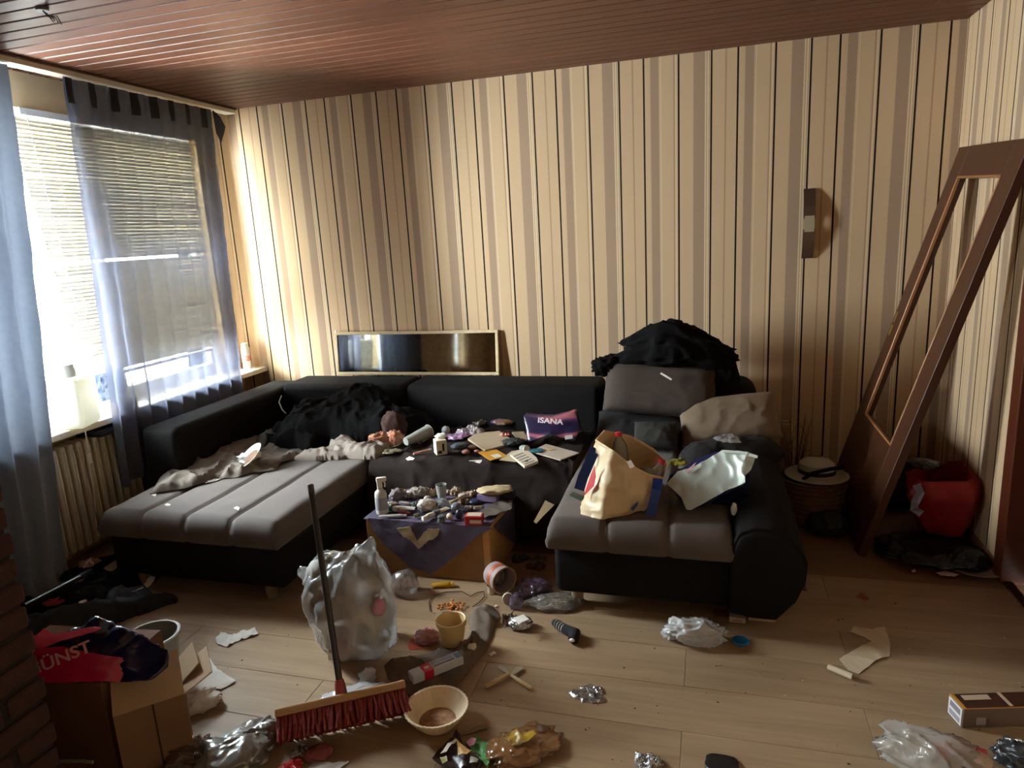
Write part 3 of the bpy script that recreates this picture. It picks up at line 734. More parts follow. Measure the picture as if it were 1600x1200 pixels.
# ================================================================== sectional sofa
GREY = mat('sofa_grey_suede', '#544A45', .8, var=.10, vs=6, bump=.25, bs=260, sheen=.12)
BODY = mat('sofa_dark_body', '#110E0E', .85, var=.12, vs=5, bump=.2, bs=300, spec=.2)
sofa = empty('sectional_sofa', (1.9, -1.0, 0), label='large charcoal and grey U-shaped sofa covered in clutter', cat='sofa')
def sp(nm, g, m, smooth=True, sharp=50):
    o = g.obj(nm, m, sofa, smooth=smooth, sharp=sharp); o.matrix_parent_inverse = sofa.matrix_world.inverted() if False else Matrix.Translation((-1.9, 1.0, 0)); return o
SZT = .425
def channel_cushion(x0, x1, y0, y1, z0, z1, nch, r=.045, groove=.016, along='Y', seed=0, nx=None):
    """padded seat: rounded box whose top has stitched channels running along Y (grooves at regular X)"""
    nx = nx or nch * 22; ny = 46
    u = np.linspace(0, 1, nx); v = np.linspace(0, 1, ny)
    us = x0 + (x1 - x0) * u; vs = y0 + (y1 - y0) * v
    Xg, Yg = np.meshgrid(us, vs, indexing='ij')
    dx = np.minimum(Xg - x0, x1 - Xg); dy = np.minimum(Yg - y0, y1 - Yg)
    def rnd(d): return np.where(d < r, r - np.sqrt(np.clip(r * r - (r - d) ** 2, 0, None)), 0)
    ph = ((Xg - x0) / (x1 - x0) * nch) % 1.0
    e = np.minimum(ph, 1 - ph); inner = (Xg - x0 > (x1 - x0) / nch * .5) & (x1 - Xg > (x1 - x0) / nch * .5)
    gr = np.where(inner, groove * np.exp(-(e / .05) ** 2), 0) - .006 * np.sin(np.pi * ph)
    P2 = np.stack([Xg.ravel(), Yg.ravel(), 0 * Xg.ravel()], 1)
    Zt = z1 - rnd(dx) - rnd(dy) - gr + (.006 * noise(P2 * 3.1, seed) + .003 * noise(P2 * 9, seed + 1)).reshape(Xg.shape)
    V = np.stack([Xg.ravel(), Yg.ravel(), Zt.ravel()], 1)
    idx = np.arange(nx * ny).reshape(nx, ny)
    Fc = [(idx[i, j], idx[i + 1, j], idx[i + 1, j + 1], idx[i, j + 1]) for i in range(nx - 1) for j in range(ny - 1)]
    loop = [idx[i, 0] for i in range(nx)] + [idx[-1, j] for j in range(1, ny)] + [idx[i, -1] for i in range(nx - 2, -1, -1)] + [idx[0, j] for j in range(ny - 2, 0, -1)]
    B_ = V[loop].copy(); cx, cy = (x0 + x1) / 2, (y0 + y1) / 2
    Vall = [V]; base = len(V); prev = loop
    for zz, ins in ((z1 - r - (z1 - r - z0) * .5, -.006), (z0 + .012, 0), (z0, .012)):
        Bk = B_.copy(); Bk[:, 2] = zz
        Bk[:, 0] += np.where(np.abs(Bk[:, 0] - x0) < 1e-6, ins, 0) - np.where(np.abs(Bk[:, 0] - x1) < 1e-6, ins, 0)
        Bk[:, 1] += np.where(np.abs(Bk[:, 1] - y0) < 1e-6, ins, 0) - np.where(np.abs(Bk[:, 1] - y1) < 1e-6, ins, 0)
        ph = ((Bk[:, 0] - x0) / (x1 - x0) * nch) % 1.0; e = np.minimum(ph, 1 - ph)
        inn = (Bk[:, 0] - x0 > (x1 - x0) / nch * .5) & (x1 - Bk[:, 0] > (x1 - x0) / nch * .5)
        Bk[:, 1] += np.where(inn & (np.abs(B_[:, 1] - y0) < 1e-6), .012 * np.exp(-(e / .05) ** 2), 0)
        Vall.append(Bk); cur = list(range(base, base + len(loop)))
        Fc += [(prev[k], cur[k], cur[(k + 1) % len(loop)], prev[(k + 1) % len(loop)]) for k in range(len(loop))]
        prev = cur; base += len(loop)
    Fc.append(tuple(prev))
    V = np.concatenate(Vall)
    me = mesh_np('cushion', V, Fc); return me
def spm(nm, me, m, sharp=None):
    o = link(nm, me, m, sofa, None, None, True, sharp); o.matrix_parent_inverse = Matrix.Translation((-1.9, 1.0, 0)); return o
# chaise on the left
g = G(); g.box(.345, 1.335, -1.905, -.30, .085, .305, r=.03, seg=3); sp('chaise_base', g, BODY)
spm('chaise_cushion', channel_cushion(.325, 1.345, -1.93, -.34, .295, SZT, 4, seed=1), GREY)
# middle
g = G(); g.box(1.34, 2.57, -1.02, -.30, .085, .305, r=.02, seg=2); sp('middle_base', g, BODY)
spm('middle_cushion', channel_cushion(1.35, 2.555, -1.05, -.34, .295, SZT - .005, 5, seed=2), GREY)
# right
g = G(); g.box(2.575, 3.36, -1.70, -.30, .085, .315, r=.03, seg=3); sp('right_base', g, BODY)
spm('right_cushion', channel_cushion(2.555, 3.325, -1.735, -.34, .305, .44, 3, seed=3), GREY)
# rounded arm at the right end: lofted along Y
def arm_loop(y, zt, wi=0., drop=0.):
    pr = [(3.315, .085), (3.315, .30), (3.322, zt - .08), (3.345, zt - .025), (3.40, zt), (3.47, zt - .005), (3.53, zt - .03), (3.575, zt - .085), (3.602, .33), (3.598, .25), (3.565, .16), (3.49, .07), (3.40, .07)]
    c = (3.45, .27)
    return [(c[0] + (x - c[0]) * (1 - wi), y, c[1] + (z - c[1]) * (1 - wi) - drop) for x, z in pr]
loft('arm', [arm_loop(-1.742, .45, .5, .05), arm_loop(-1.742, .45, .12, .01), arm_loop(-1.732, .46, .04), arm_loop(-1.70, .475), arm_loop(-1.4, .505), arm_loop(-1.0, .50), arm_loop(-.6, .49), arm_loop(-.35, .49)], BODY, 72, cap=(True, True), rings=5, parent=sofa)
o = [c for c in sofa.children if c.name.startswith('arm')][0]; o.matrix_parent_inverse = Matrix.Translation((-1.9, 1.0, 0))
# backrests
def back(nm, x0, x1, y0, y1, z1, r=.045, lean=.0, axis='X'):
    g = G(); vs = g.box(x0, x1, y0, y1, .085, z1, r=r, seg=5)
    return sp(nm, g, BODY)
back('left_backrest', .115, .37, -1.39, -.10, .69)
back('back_panel', .35, 1.29, -.36, -.03, .712)
back('back_panel', 1.295, 2.585, -.36, -.03, .715)
back('back_panel', 2.60, 3.50, -.38, -.03, .735, r=.10)
# feet
for x, y in ((1.20, -1.83), (.45, -1.83), (.45, -.2), (2.66, -1.62), (3.45, -1.60), (3.4, -.2), (1.9, -.9), (1.9, -.2)):
    g = G(); g.lathe([(.022, 0), (.026, .01), (.03, .09)], 14); sp('foot', g, mat('sofa_foot', '#8A7458', .5), True).location = (x, y, 0)
for o in sofa.children:
    if o.name.startswith('foot'): o.location = (o.location.x, o.location.y, 0)
# ================================================================== placing helpers
class Spot: pass
def spot(cx, by, wpx, hpx, z0=0., d=None, dk=.8):
    """place and size of a thing that covers wpx x hpx pixels of the photograph and stands on the surface z0"""
    s = Spot(); p = at(cx, by, Z=z0); v = np.array(p) - CAM; dep = float(v @ C_F); sc = dep / FPX
    gd = Vector((v[0], v[1], 0)); L = gd.length; gd.normalize(); th = math.atan2(CAM[2] - z0, L)
    s.w = wpx * sc; s.d = d if d is not None else s.w * dk
    s.h = max((hpx * sc - s.d * math.sin(th)) / math.cos(th), .12 * s.w, .006)
    c = p + gd * (s.d / 2); s.loc = Vector((c.x, c.y, z0)); s.rot = math.atan2(-gd.x, gd.y); s.size = (s.w, s.d, s.h); s.sc = sc
    return s
CRINK = {'wrapper', 'plastic_packet', 'foil_ball', 'foil_strip', 'packet', 'film_wrapper', 'candy', 'red_wrapper', 'brown_wrapper', 'plastic_wrapper', 'snack_packet', 'red_cloth', 'leaf_litter'}
def crinkle(name, s, m, seed=0, n=30):
    """a crumpled piece of foil or packaging: a creased sheet folded over on itself with a ragged outline"""
    rr = random.Random(seed * 7 + 3); k = n
    u = np.linspace(-1, 1, k); U2, V2 = np.meshgrid(u, u, indexing='ij'); U2 = U2.ravel(); V2 = V2.ravel()
    a = np.arctan2(V2, U2); sq = np.maximum(np.abs(U2), np.abs(V2)); r = sq
    ph = [rr.uniform(0, 6.28) for _ in range(3)]
    rad = r * (1 + .16 * np.sin(3 * a + ph[0]) + .10 * np.sin(5 * a + ph[1]) + .07 * np.sin(9 * a + ph[2]))
    X = rad * np.cos(a) * s.w / 2; Y = rad * np.sin(a) * s.d / 2
    P = np.stack([X / s.w * 2, Y / s.w * 2, 0 * X], 1)
    H = max(s.h, .012)
    f1 = folds(P, 1.5, seed, 1.2); f2 = folds(P, 3.6, seed + 2, 1.5); f3 = folds(P, 7.5, seed + 4, 1.5)
    dome = np.clip(1 - r ** 3, 0, 1) ** .5
    Zt = H * (.30 * dome + .42 * f1 * (.35 + .65 * dome) + .22 * f2 * (.4 + .6 * dome) + .08 * f3)
    X = X + .06 * s.w * noise(P * 3, seed + 6); Y = Y + .06 * s.d * noise(P * 3, seed + 7)
    T = np.stack([X, Y, Zt + .0012], 1); B = np.stack([X * .97, Y * .97, np.minimum(Zt * .25, Zt)], 1)
    idx = np.arange(k * k).reshape(k, k)
    Fq = [(idx[i, j], idx[i + 1, j], idx[i + 1, j + 1], idx[i, j + 1]) for i in range(k - 1) for j in range(k - 1)]
    lp = [idx[i, 0] for i in range(k)] + [idx[-1, j] for j in range(1, k)] + [idx[i, -1] for i in range(k - 2, -1, -1)] + [idx[0, j] for j in range(k - 2, 0, -1)]
    nV = k * k
    Fc = Fq + [tuple(v + nV for v in q[::-1]) for q in Fq] + [(lp[i], lp[i - 1], lp[i - 1] + nV, lp[i] + nV) for i in range(len(lp))]
    V = np.concatenate([T, B]); V[:, 2] -= V[:, 2].min()
    return link(name, mesh_np(name, V, Fc), m, None, s.loc, s.rot, True, 38)
def lump(name, cx, by, wpx, hpx, m, label, cat, z0=0., d=None, dk=.8, group=None, **kw):
    s = spot(cx, by, wpx, hpx, z0, d, dk)
    if name in CRINK: return tag(crinkle(name, s, m, kw.get('seed', 0)), label, cat, group)
    kw.setdefault('film', m.name.find('film') >= 0 or m.name.find('bag') >= 0 or m.name.find('pack') >= 0)
    o = crumple(name, s.size, m, s.loc, s.rot + kw.pop('turn', 0), **kw)
    return tag(o, label, cat, group)
def fpatch(name, px, m, label, cat, z0=0., amp=.005, s=18., seed=0, step=.009, thick=.0012, jitter=0., lift=.001, group=None, fz=None, parent=None, edge=0.):
    """thin sheet lying on a horizontal surface z0, outline given where it lies"""
    P = [at(x, y, Z=z0) for x, y in px]; c = sum(P, Vector()) / len(P)
    out = [(p.x - c.x, p.y - c.y) for p in P]
    o = patch(name, out, m, fz or wr(amp, s, seed, lift), (c.x, c.y, z0), 0, step, thick, parent, jitter, seed, edge=edge)
    return tag(o, label, cat, group) if label else o
def plane_pts(px, P0, n):
    P0 = np.array(P0, float); n = np.array(n, float); n /= np.linalg.norm(n); o = []
    for x, y in px:
        d = C_F + C_R * (x - 800) / FPX + C_U * (600 - y) / FPX
        t = ((P0 - CAM) @ n) / (d @ n); o.append(CAM + t * d)
    return np.array(o)
def ppatch(name, px, P0, n, m, parent=None, amp=.004, s=14., seed=0, step=.012, thick=.002, jitter=0., fz=None):
    """thin sheet in a tilted plane (P0, n)"""
    W = plane_pts(px, P0, n); c = W.mean(0); n = np.array(n, float); n /= np.linalg.norm(n)
    if n @ (CAM - c) < 0: n = -n
    u = np.cross((0, 0, 1.), n); u /= np.linalg.norm(u); v = np.cross(n, u)
    out = [((q - c) @ u, (q - c) @ v) for q in W]
    o = patch(name, out, m, fz or wr(amp, s, seed), (0, 0, 0), 0, step, thick, parent, jitter, seed)
    o.matrix_world = Matrix(((u[0], v[0], n[0], c[0]), (u[1], v[1], n[1], c[1]), (u[2], v[2], n[2], c[2]), (0, 0, 0, 1)))
    return o
def reparent(o, root):
    mw = o.matrix_basis.copy() if o.parent is None else o.matrix_world.copy()
    o.parent = root; o.matrix_parent_inverse = root_inv(root)
def root_inv(root):
    return Matrix.LocRotScale(root.location, root.rotation_euler, root.scale).inverted()
def thing(name, loc, label, cat, group=None, rot=0.):
    return empty(name, loc, rot, label, cat, group)
def wpart(o, root):
    """make a mesh given in room coordinates a part of root"""
    o.parent = root; o.matrix_parent_inverse = root_inv(root); return o
def carton(name, loc, size, rot, m, label, cat, faces=(), group=None, r=.002):
    """closed printed box; faces: (part name, side, u0,u1,v0,v1, material) with side in top/front/left/right"""
    t = thing(name, loc, label, cat, group, rot); w_, d_, h_ = size
    g = G(); g.box(-w_ / 2, w_ / 2, -d_ / 2, d_ / 2, 0, h_, r=min(r, h_ * .2, d_ * .2), seg=1); g.obj('box_body', m, t)
    e = .0007
    for nm, side, u0, u1, v0, v1, mm in faces:
        g = G(); e += .0003
        if side == 'top': g.box(-w_ / 2 + u0 * w_, -w_ / 2 + u1 * w_, -d_ / 2 + v0 * d_, -d_ / 2 + v1 * d_, h_ - .0002, h_ + e)
        if side == 'front': g.box(-w_ / 2 + u0 * w_, -w_ / 2 + u1 * w_, -d_ / 2 - e, -d_ / 2 + .0002, v0 * h_, v1 * h_)
        if side == 'left': g.box(-w_ / 2 - e, -w_ / 2 + .0002, -d_ / 2 + u0 * d_, -d_ / 2 + u1 * d_, v0 * h_, v1 * h_)
        if side == 'right': g.box(w_ / 2 - .0002, w_ / 2 + e, -d_ / 2 + u0 * d_, -d_ / 2 + u1 * d_, v0 * h_, v1 * h_)
        g.obj(nm, mm, t)
    return t
def tube_item(name, a, b, r, mbody, mcap, label, cat, group=None, flat=.0, capf=.14):
    """squeeze tube / bottle / pen lying from a to b (room points): body that flattens to the crimp, round cap"""
    a = Vector(a); b = Vector(b); d = b - a; L = d.length
    t = empty(name, a, d.to_track_quat('X', 'Z').to_euler(), label, cat, group)
    n = 16; Rg = []
    for x, ry, rz in ((0, 1, .12 if flat else .9), (.04, 1, .16 if flat else 1), (.3, 1, .6 if flat else 1), (.75, 1, 1), (1 - capf - .04, .95, .95), (1 - capf, .55, .55)):
        Rg.append([(x * L, math.cos(2 * PI * k / n) * r * ry * (1.25 if flat and x < .1 else 1), math.sin(2 * PI * k / n) * r * rz) for k in range(n)])
    loft('tube_body', Rg, mbody, n, parent=t, cap=(True, True), sharp=50)
    rc = r * (.8 if flat else .95)
    g = G(); g.tube([((1 - capf) * L, 0, 0), (L * .985, 0, 0), (L, 0, 0)], [rc, rc, rc * .8], 14); g.obj('cap', mcap, t, smooth=True)
    return t
FILM = filmy('clear_film', '#EEF1F3', .66)
WFILM = filmy('white_film', '#F0F1F2', .16, bs=18)
FOIL = mat('silver_foil', '#B9BDC2', .22, metal=.9, bump=.6, bs=160)
PAPERW = mat('white_paper', '#ECE8DE', .85, trans=.12, var=.04)
TISSUE = mat('tissue_paper', '#ECE9E2', .9, trans=.15, bump=.4, bs=150)
CARD = mat('brown_cardboard', '#8E6840', .85, var=.07, vs=12, bump=.1, bs=80)
BLACKC = mat('black_cloth', '#0B0A0B', .95, var=.2, vs=14, bump=.4, bs=260, spec=.15)
STEEL = mat('steel', '#9A9A98', .28, metal=1.)
# ================================================================== large things
# ------- door leaf leaning in the corner
DOORW = wood('brown_door_veneer', '#3E2213', '#4C2B18', (26, 26, 1.6), rough=.38, spec=.45, rnd=.03)
dl = empty('door_leaf', (3.944, -.929, .002), (0, 0, 0), 'dark brown door leaf without its glass leaning in the corner', 'door')
dl.rotation_euler = (Matrix.Rotation(.05, 3, 'Z') @ Matrix.Rotation(.268, 3, 'Y') @ Matrix.Rotation(.053, 3, 'X')).to_euler()
W_, H_, S_, T_, B_ = .768, 1.985, .134, .144, .541
g = G(); g.box(0, .04, 0, S_, .0, H_, r=.002, seg=1); g.obj('stile', DOORW, dl)
g = G(); g.box(0, .04, W_ - S_, W_, .0, H_, r=.002, seg=1); g.obj('stile', DOORW, dl)
g = G(); g.box(0, .04, S_, W_ - S_, H_ - T_, H_, r=.001, seg=1); g.obj('top_rail', DOORW, dl)
g = G(); g.box(0, .04, S_, W_ - S_, 0, B_, r=.001, seg=1); g.obj('lower_panel', DOORW, dl)
BEAD = wood('glazing_bead', '#8A5A34', '#9C6A40', (30, 30, 2), rough=.4)
for a in ((S_, S_ + .012, B_, H_ - T_), (W_ - S_ - .012, W_ - S_, B_, H_ - T_), (S_, W_ - S_, B_, B_ + .012), (S_, W_ - S_, H_ - T_ - .012, H_ - T_)):
    g = G(); g.box(-.004, .012, *a, r=.002, seg=1); g.obj('glazing_bead', BEAD, dl)
BRASS = mat('brass', '#B08A4A', .35, metal=.8)
for z0, z1 in ((1.06, 1.12), (.985, 1.045)):
    g = G(); g.box(-.004, 0, W_ - .05, W_ - .025, z0, z1, r=.003); g.obj('lock_plate', BRASS, dl)
# ------- mirror on the sofa back
mi = empty('mirror', (1.245, -.055, .716), (-.10, 0, 0), 'low wide mirror in a cream frame standing on the sofa back', 'mirror')
MF = mat('mirror_frame_cream', '#C9B48E', .45, var=.1, vs=30)
mw, mh = 1.235, .31
for a in ((-mw / 2, mw / 2, 0, .022), (-mw / 2, mw / 2, mh - .022, mh), (-mw / 2, -mw / 2 + .022, .022, mh - .022), (mw / 2 - .022, mw / 2, .022, mh - .022)):
    g = G(); g.box(a[0], a[1], -.012, .008, a[2], a[3], r=.004); g.obj('frame_side', MF, mi)
g = G(); g.box(-mw / 2 + .02, mw / 2 - .02, -.003, .004, .02, mh - .02); g.obj('mirror_glass', mat('mirror_silver', '#9A9C9C', .05, metal=1., col2='#888A8A', vs=30), mi)
g = G(); g.tube([(-mw / 2 + .005, .0, mh), (-mw / 2 + .005, -.002, mh + .012)], .006, 8); g.obj('hanger_hook', STEEL, mi)
# ------- wall lamp
wl = empty('wall_lamp', (3.775, 0, 1.61), 0, 'narrow bowed metal wall lamp on the striped wallpaper', 'lamp')
def bow(z0, z1, w0, nm, m, out=.0):
    V = []; n = 14
    for k in range(n + 1):
        z = z0 + (z1 - z0) * k / n; y = -.012 - .042 * (1 - (z / .197) ** 2) - out
        V += [(-w0, y, z), (w0, y, z), (w0, y + .004, z), (-w0, y + .004, z)]
    Fc = []
    for k in range(n):
        for j in range(4): Fc.append((k * 4 + j, k * 4 + (j + 1) % 4, k * 4 + 4 + (j + 1) % 4, k * 4 + 4 + j))
    Fc += [(3, 2, 1, 0), tuple(n * 4 + j for j in range(4))]
    link(nm, mesh_np(nm, V, Fc), m, wl)
LM = mat('lamp_metal', '#6A5648', .35, metal=.7)
bow(.03, .197, .032, 'shade_strip', LM); bow(-.197, -.03, .032, 'shade_strip', LM); bow(-.045, .045, .026, 'diffuser', mat('lamp_glass', '#B8A98C', .3, trans=.3), .006)
g = G(); g.box(-.02, .02, -.03, 0, -.15, .15, r=.004); g.obj('back_plate', LM, wl)
# ------- brick pillar
pil = empty('brick_pillar', (1.215, -3.36, 0), 0, 'dark red brick pillar at the left edge', 'pillar')
tag(pil, None, None)
BR = mat('dark_brick', '#3C2320', .9, var=.25, vs=22, bump=.6, bs=70)
MOR = mat('brick_mortar', '#2A211E', .95, bump=.4, bs=90)
pw, pd, ph = .43, .48, 1.26
g = G(); g.box(-pw / 2 + .012, pw / 2 - .012, -pd / 2 + .012, pd / 2 - .012, 0, ph - .01); g.obj('mortar_core', MOR, pil)
g = G(); g.box(-.112, .112, -.054, .054, -.03, .03, r=.006, seg=1); _bk = g.mesh('brick'); first = True
rr = random.Random(3)
for row in range(17):
    z = .034 + row * .0735; a = row % 2
    def brick(x, y, rz):
        global first
        o = link('brick', _bk, BR if first else None, pil, (x + rr.uniform(-.003, .003), y + rr.uniform(-.003, .003), z + rr.uniform(-.002, .002)), rz + rr.uniform(-.015, .015)); first = False
    for sx in (-1, 1):
        for yy in ([-.122, .122] if a else [-.182 + .0, .0, .182]):
            if a or abs(yy) < .01: brick(sx * (pw / 2 - .054), yy, PI / 2)
            else: brick(sx * (pw / 2 - .112), (yy / abs(yy)) * (pd / 2 - .054), 0)
    if a:
        for sy in (-1, 1): brick(0, sy * (pd / 2 - .054), 0)
# ------- cardboard table with purple towel
ct = thing('cardboard_box', (1.895, -1.30, 0), 'brown cardboard box used as a low table before the sofa', 'box')
g = G(); g.box(-.325, .325, -.22, .22, 0, .288, r=.004, seg=1); g.obj('box_body', CARD, ct)
g = G(); g.box(-.02, .02, -.2215, .2215, .20, .2895); g.obj('parcel_tape', mat('parcel_tape', '#9A6C35', .3), ct)
g = G(); g.box(.29, .326, -.2205, .2205, .0, .2885, r=.003, seg=1); g.obj('corner_fold', mat('cardboard_light', '#B98A52', .85), ct)
PUR = mat('purple_terry', '#51475E', .95, var=.12, vs=20, bump=.9, bs=330)
tw = thing('towel', (1.9, -1.3, .29), 'purple terry towel spread over the cardboard box as a cover', 'towel')
o = patch('towel_top', [(1.56, -1.525), (2.225, -1.525), (2.225, -1.10), (1.64, -1.08), (1.57, -1.2)], PUR, lambda x, y: .294 + .003 * crease(np.stack([x, y, 0 * x], 1), 9, 3), thick=.003, step=.02); wpart(o, tw)
o = ppatch('towel_drop', [(575, 809), (771, 824), (745, 838), (715, 866), (690, 886), (672, 897), (640, 885), (600, 850), (583, 828)], (0, -1.528, 0), (0, -1, 0), PUR, amp=.004, s=9, seed=4, step=.015, thick=.003, jitter=.001); wpart(o, tw)
o = ppatch('towel_drop', [(771, 823), (800, 790), (815, 770), (816, 815), (805, 850), (790, 838)], (2.23, 0, 0), (1, 0, 0), PUR, amp=.004, s=9, seed=6, step=.02, thick=.003); wpart(o, tw)
o = ppatch('applique', [(620, 826), (640, 822), (652, 845), (668, 826), (688, 826), (684, 838), (668, 846), (655, 858), (642, 845), (630, 838)], (0, -1.534, 0), (0, -1, 0), mat('applique_beige', '#9A8468', .95, var=.2, vs=30, bump=.5, bs=250), amp=.002, s=16, seed=9, step=.012, thick=.002, jitter=.003); wpart(o, tw)
# ------- brown throw over the middle seat
THR = mat('brown_throw', '#241B18', .95, var=.12, vs=10, bump=.5, bs=200, spec=.2)
nu, nv = 110, 80
prof = [(-.40, .432), (-.62, .434), (-.85, .434), (-1.0, .434), (-1.055, .425), (-1.075, .39), (-1.082, .30), (-1.09, .18), (-1.10, .06)]
pl = np.array(prof); dd = np.r_[0, np.cumsum(np.linalg.norm(np.diff(pl, axis=0), axis=1))]; tt = np.linspace(0, dd[-1], nv)
py_, pz_ = np.interp(tt, dd, pl[:, 0]), np.interp(tt, dd, pl[:, 1])
U_, T_i = np.meshgrid(np.linspace(0, 1, nu), np.arange(nv), indexing='ij'); U_ = U_.ravel(); T_i = T_i.ravel()
X_ = 1.37 + U_ * 1.17; Y_ = py_[T_i]; Z_ = pz_[T_i]; hang = np.clip((.42 - Z_) / .2, 0, 1)
P2 = np.stack([X_, Y_, Z_], 1); f1 = folds(P2 * np.array([1, .8, .5]), 5.5, 5) * .022 + folds(P2, 12, 6) * .008
V = np.stack([X_ + .015 * noise(P2 * 6, 2), Y_ - hang * (.012 + 1.2 * f1), Z_ + (1 - hang) * f1], 1)
idx = np.arange(nu * nv).reshape(nu, nv)
Fq = np.stack([idx[:-1, :-1].ravel(), idx[1:, :-1].ravel(), idx[1:, 1:].ravel(), idx[:-1, 1:].ravel()], 1)
tag(link('throw_blanket', mesh_np('throw_blanket', V, Fq), THR, None, None, None, True), 'dark brown throw spread over the middle sofa seat and hanging down its front', 'blanket')
THZ = .448
# ------- heaps on the chaise
heap('clothes_heap', [(.98, -.66, .42, .24, .24, .2), (.80, -.80, .25, .18, .17, 0), (1.05, -.52, .30, .16, .31, .1), (1.28, -.62, .28, .18, .20, 0), (.74, -.58, .18, .16, .22, .5), (1.42, -.55, .16, .14, .14, 0)], BLACKC, .43, .0105, .03, 8, 3, .03)
tag(bpy.data.objects['clothes_heap'], 'heap of black jackets in the corner of the sofa', 'clothes')
g = G(); g.tube([at(440, 618, Y=-.86), at(436, 628, Y=-.87), at(441, 640, Y=-.88), at(447, 646, Y=-.87)], .004, 6); tag(g.obj('hood_cord', mat('cord_grey', '#B9B9B5', .7), None, smooth=True), 'pale hood cord hanging from the black jackets', 'cord')
SHEET = mat('grey_sheet', '#6B6259', .95, var=.12, vs=16, bump=.3, bs=160)
fpatch('bed_sheet', [(234, 774), (250, 748), (278, 728), (320, 712), (360, 698), (400, 682), (436, 690), (480, 684), (520, 690), (505, 704), (474, 716), (440, 724), (430, 736), (395, 740), (372, 747), (340, 750), (290, 764)], SHEET, 'crumpled grey bed sheet trailing along the chaise below the backrest', 'bed sheet', SZT + .005, seed=4, step=.011, thick=.003, edge=.03, fz=lambda x, y: .012 + .034 * folds(np.stack([x * 1.0 + y * .5, y * .45, 0 * x], 1), 7, 8) + .010 * folds(np.stack([x, y, 0 * x], 1), 15, 9))
SHEET2 = mat('light_grey_sweater', '#857A70', .95, var=.12, vs=16, bump=.4, bs=200)
heap('sweater', [(1.20, -.96, .19, .07, .07, -.15), (1.05, -1.04, .17, .06, .055, .3), (1.34, -.95, .10, .09, .075, .3), (1.13, -.90, .10, .07, .085, 0)], SHEET2, .43, .008, .02, 12, 5, .02)
tag(bpy.data.objects['sweater'], 'pale grey sweater bunched below the black jackets', 'sweater')
heap('shirt', [(.60, -.86, .10, .08, .10, .3), (.70, -.80, .08, .08, .13, 0)], mat('olive_cloth', '#4E483E', .95, var=.15, bump=.4, bs=200), .43, .008, .02, 14, 9, .02)
tag(bpy.data.objects['shirt'], 'dark olive shirt bunched left of the black jackets', 'shirt')
# paper plate with leftovers, tissues
p = at(392, 706, Z=.53)
t = empty('paper_plate', (p.x, p.y, .50), (.5, -.5, 0), 'white paper plate with brown leftovers lying on the grey sheet', 'plate')
g = G(); g.lathe([(.0, .002), (.05, .0), (.058, .006), (.085, .018), (.087, .016), (.058, .003), (.05, -.003), (.0, -.001)], 32, cap=(False, False)); g.obj('plate', PAPERW, t, smooth=True)
g = G(); g.lathe([(.0, .012), (.03, .010), (.05, .004)], 18, cap=(False, False)); g.obj('leftovers', mat('brown_food', '#6E5240', .8, var=.3, vs=60), t, smooth=True)
lump('tissue', 392, 722, 34, 22, TISSUE, 'white crumpled tissue below the paper plate', 'tissue', SZT + .04, seed=4, amp=.5, freq=2.4, sub=3, group='tissues on the chaise')
fpatch('napkin', [(317, 750), (330, 743), (350, 738), (354, 746), (340, 752), (322, 757)], TISSUE, 'small torn white napkin on the chaise seat', 'napkin', SZT + .004, amp=.008, s=30, seed=3, step=.006)
for k, (x, y, l) in enumerate(((240, 774, 'white paper scrap on the chaise nearest the radiator'), (262, 790, 'white paper scrap on the second chaise channel'), (370, 795, 'tiny white scrap in the chaise seam'))):
    fpatch('paper_scrap', [(x - 5, y), (x, y - 3), (x + 5, y - 1), (x + 3, y + 3)], PAPERW, l, 'paper', SZT + .004, amp=.003, s=40, seed=k, step=.005, group='scraps on the chaise')
# ------- cushions at the right end
def cush(name, w_, d_, h_, m, loc, rot, label, seed=0, **kw):
    return tag(pillow(name, w_, d_, h_, m, loc, rot, seed, **kw), label, 'cushion', 'cushions on the right sofa seat')
cush('cushion', .62, .29, .17, mat('brown_cushion', '#40352F', .9, var=.06, vs=7, bump=.3, bs=260), (2.955, -.53, .735), (math.radians(68), math.radians(4), 0), 'large brown back cushion under the black jacket', 3, power=6, pinch=.02, amp=.004)
cush('cushion', .52, .27, .15, mat('beige_cushion', '#786653', .9, var=.06, vs=7, bump=.3, bs=260), (3.33, -.62, .60), (math.radians(52), math.radians(-6), .08), 'beige cushion lying against the dark backrest end', 5, power=3, pinch=.05, amp=.006)
cush('cushion', .62, .34, .13, mat('dark_cushion', '#0E0C0C', .9, bump=.3, bs=260), (2.90, -.52, .52), (math.radians(14), 0, .05), 'black cushion lying flat under the brown cushion', 7)
cush('cushion', .24, .16, .10, mat('olive_cushion', '#26231F', .9, bump=.3, bs=260), (2.95, -.74, .53), (math.radians(50), 0, 0), 'small olive cushion peeking out below the brown cushion', 8)
heap('folded_blanket', [(3.33, -.83, .26, .12, .11, .08), (3.48, -.78, .12, .12, .10, 0)], mat('dark_olive_blanket', '#1A1613', .95, bump=.3, bs=200), .44, .01, .012, 8, 4, .02)
tag(bpy.data.objects['folded_blanket'], 'dark olive blanket folded in front of the beige cushion', 'blanket')
def jshape(V):
    V = V.copy(); V[:, 2] += .30 * np.exp(-((V[:, 0] + .1) / .35) ** 2) * (V[:, 2] > 0); V[:, 2] -= .55 * np.clip(-V[:, 0] - .45, 0, 1) + .75 * np.clip(V[:, 0] - .4, 0, 1); return V
jk = thing('jacket', (3.0, -.42, .80), 'black jacket thrown over the brown cushion and the sofa back', 'jacket')
crumple('jacket_body', (.66, .32, .27), BLACKC, (.03, 0, -.01), .03, 31, .22, 1.5, 5, False, parent=jk, shape=jshape)
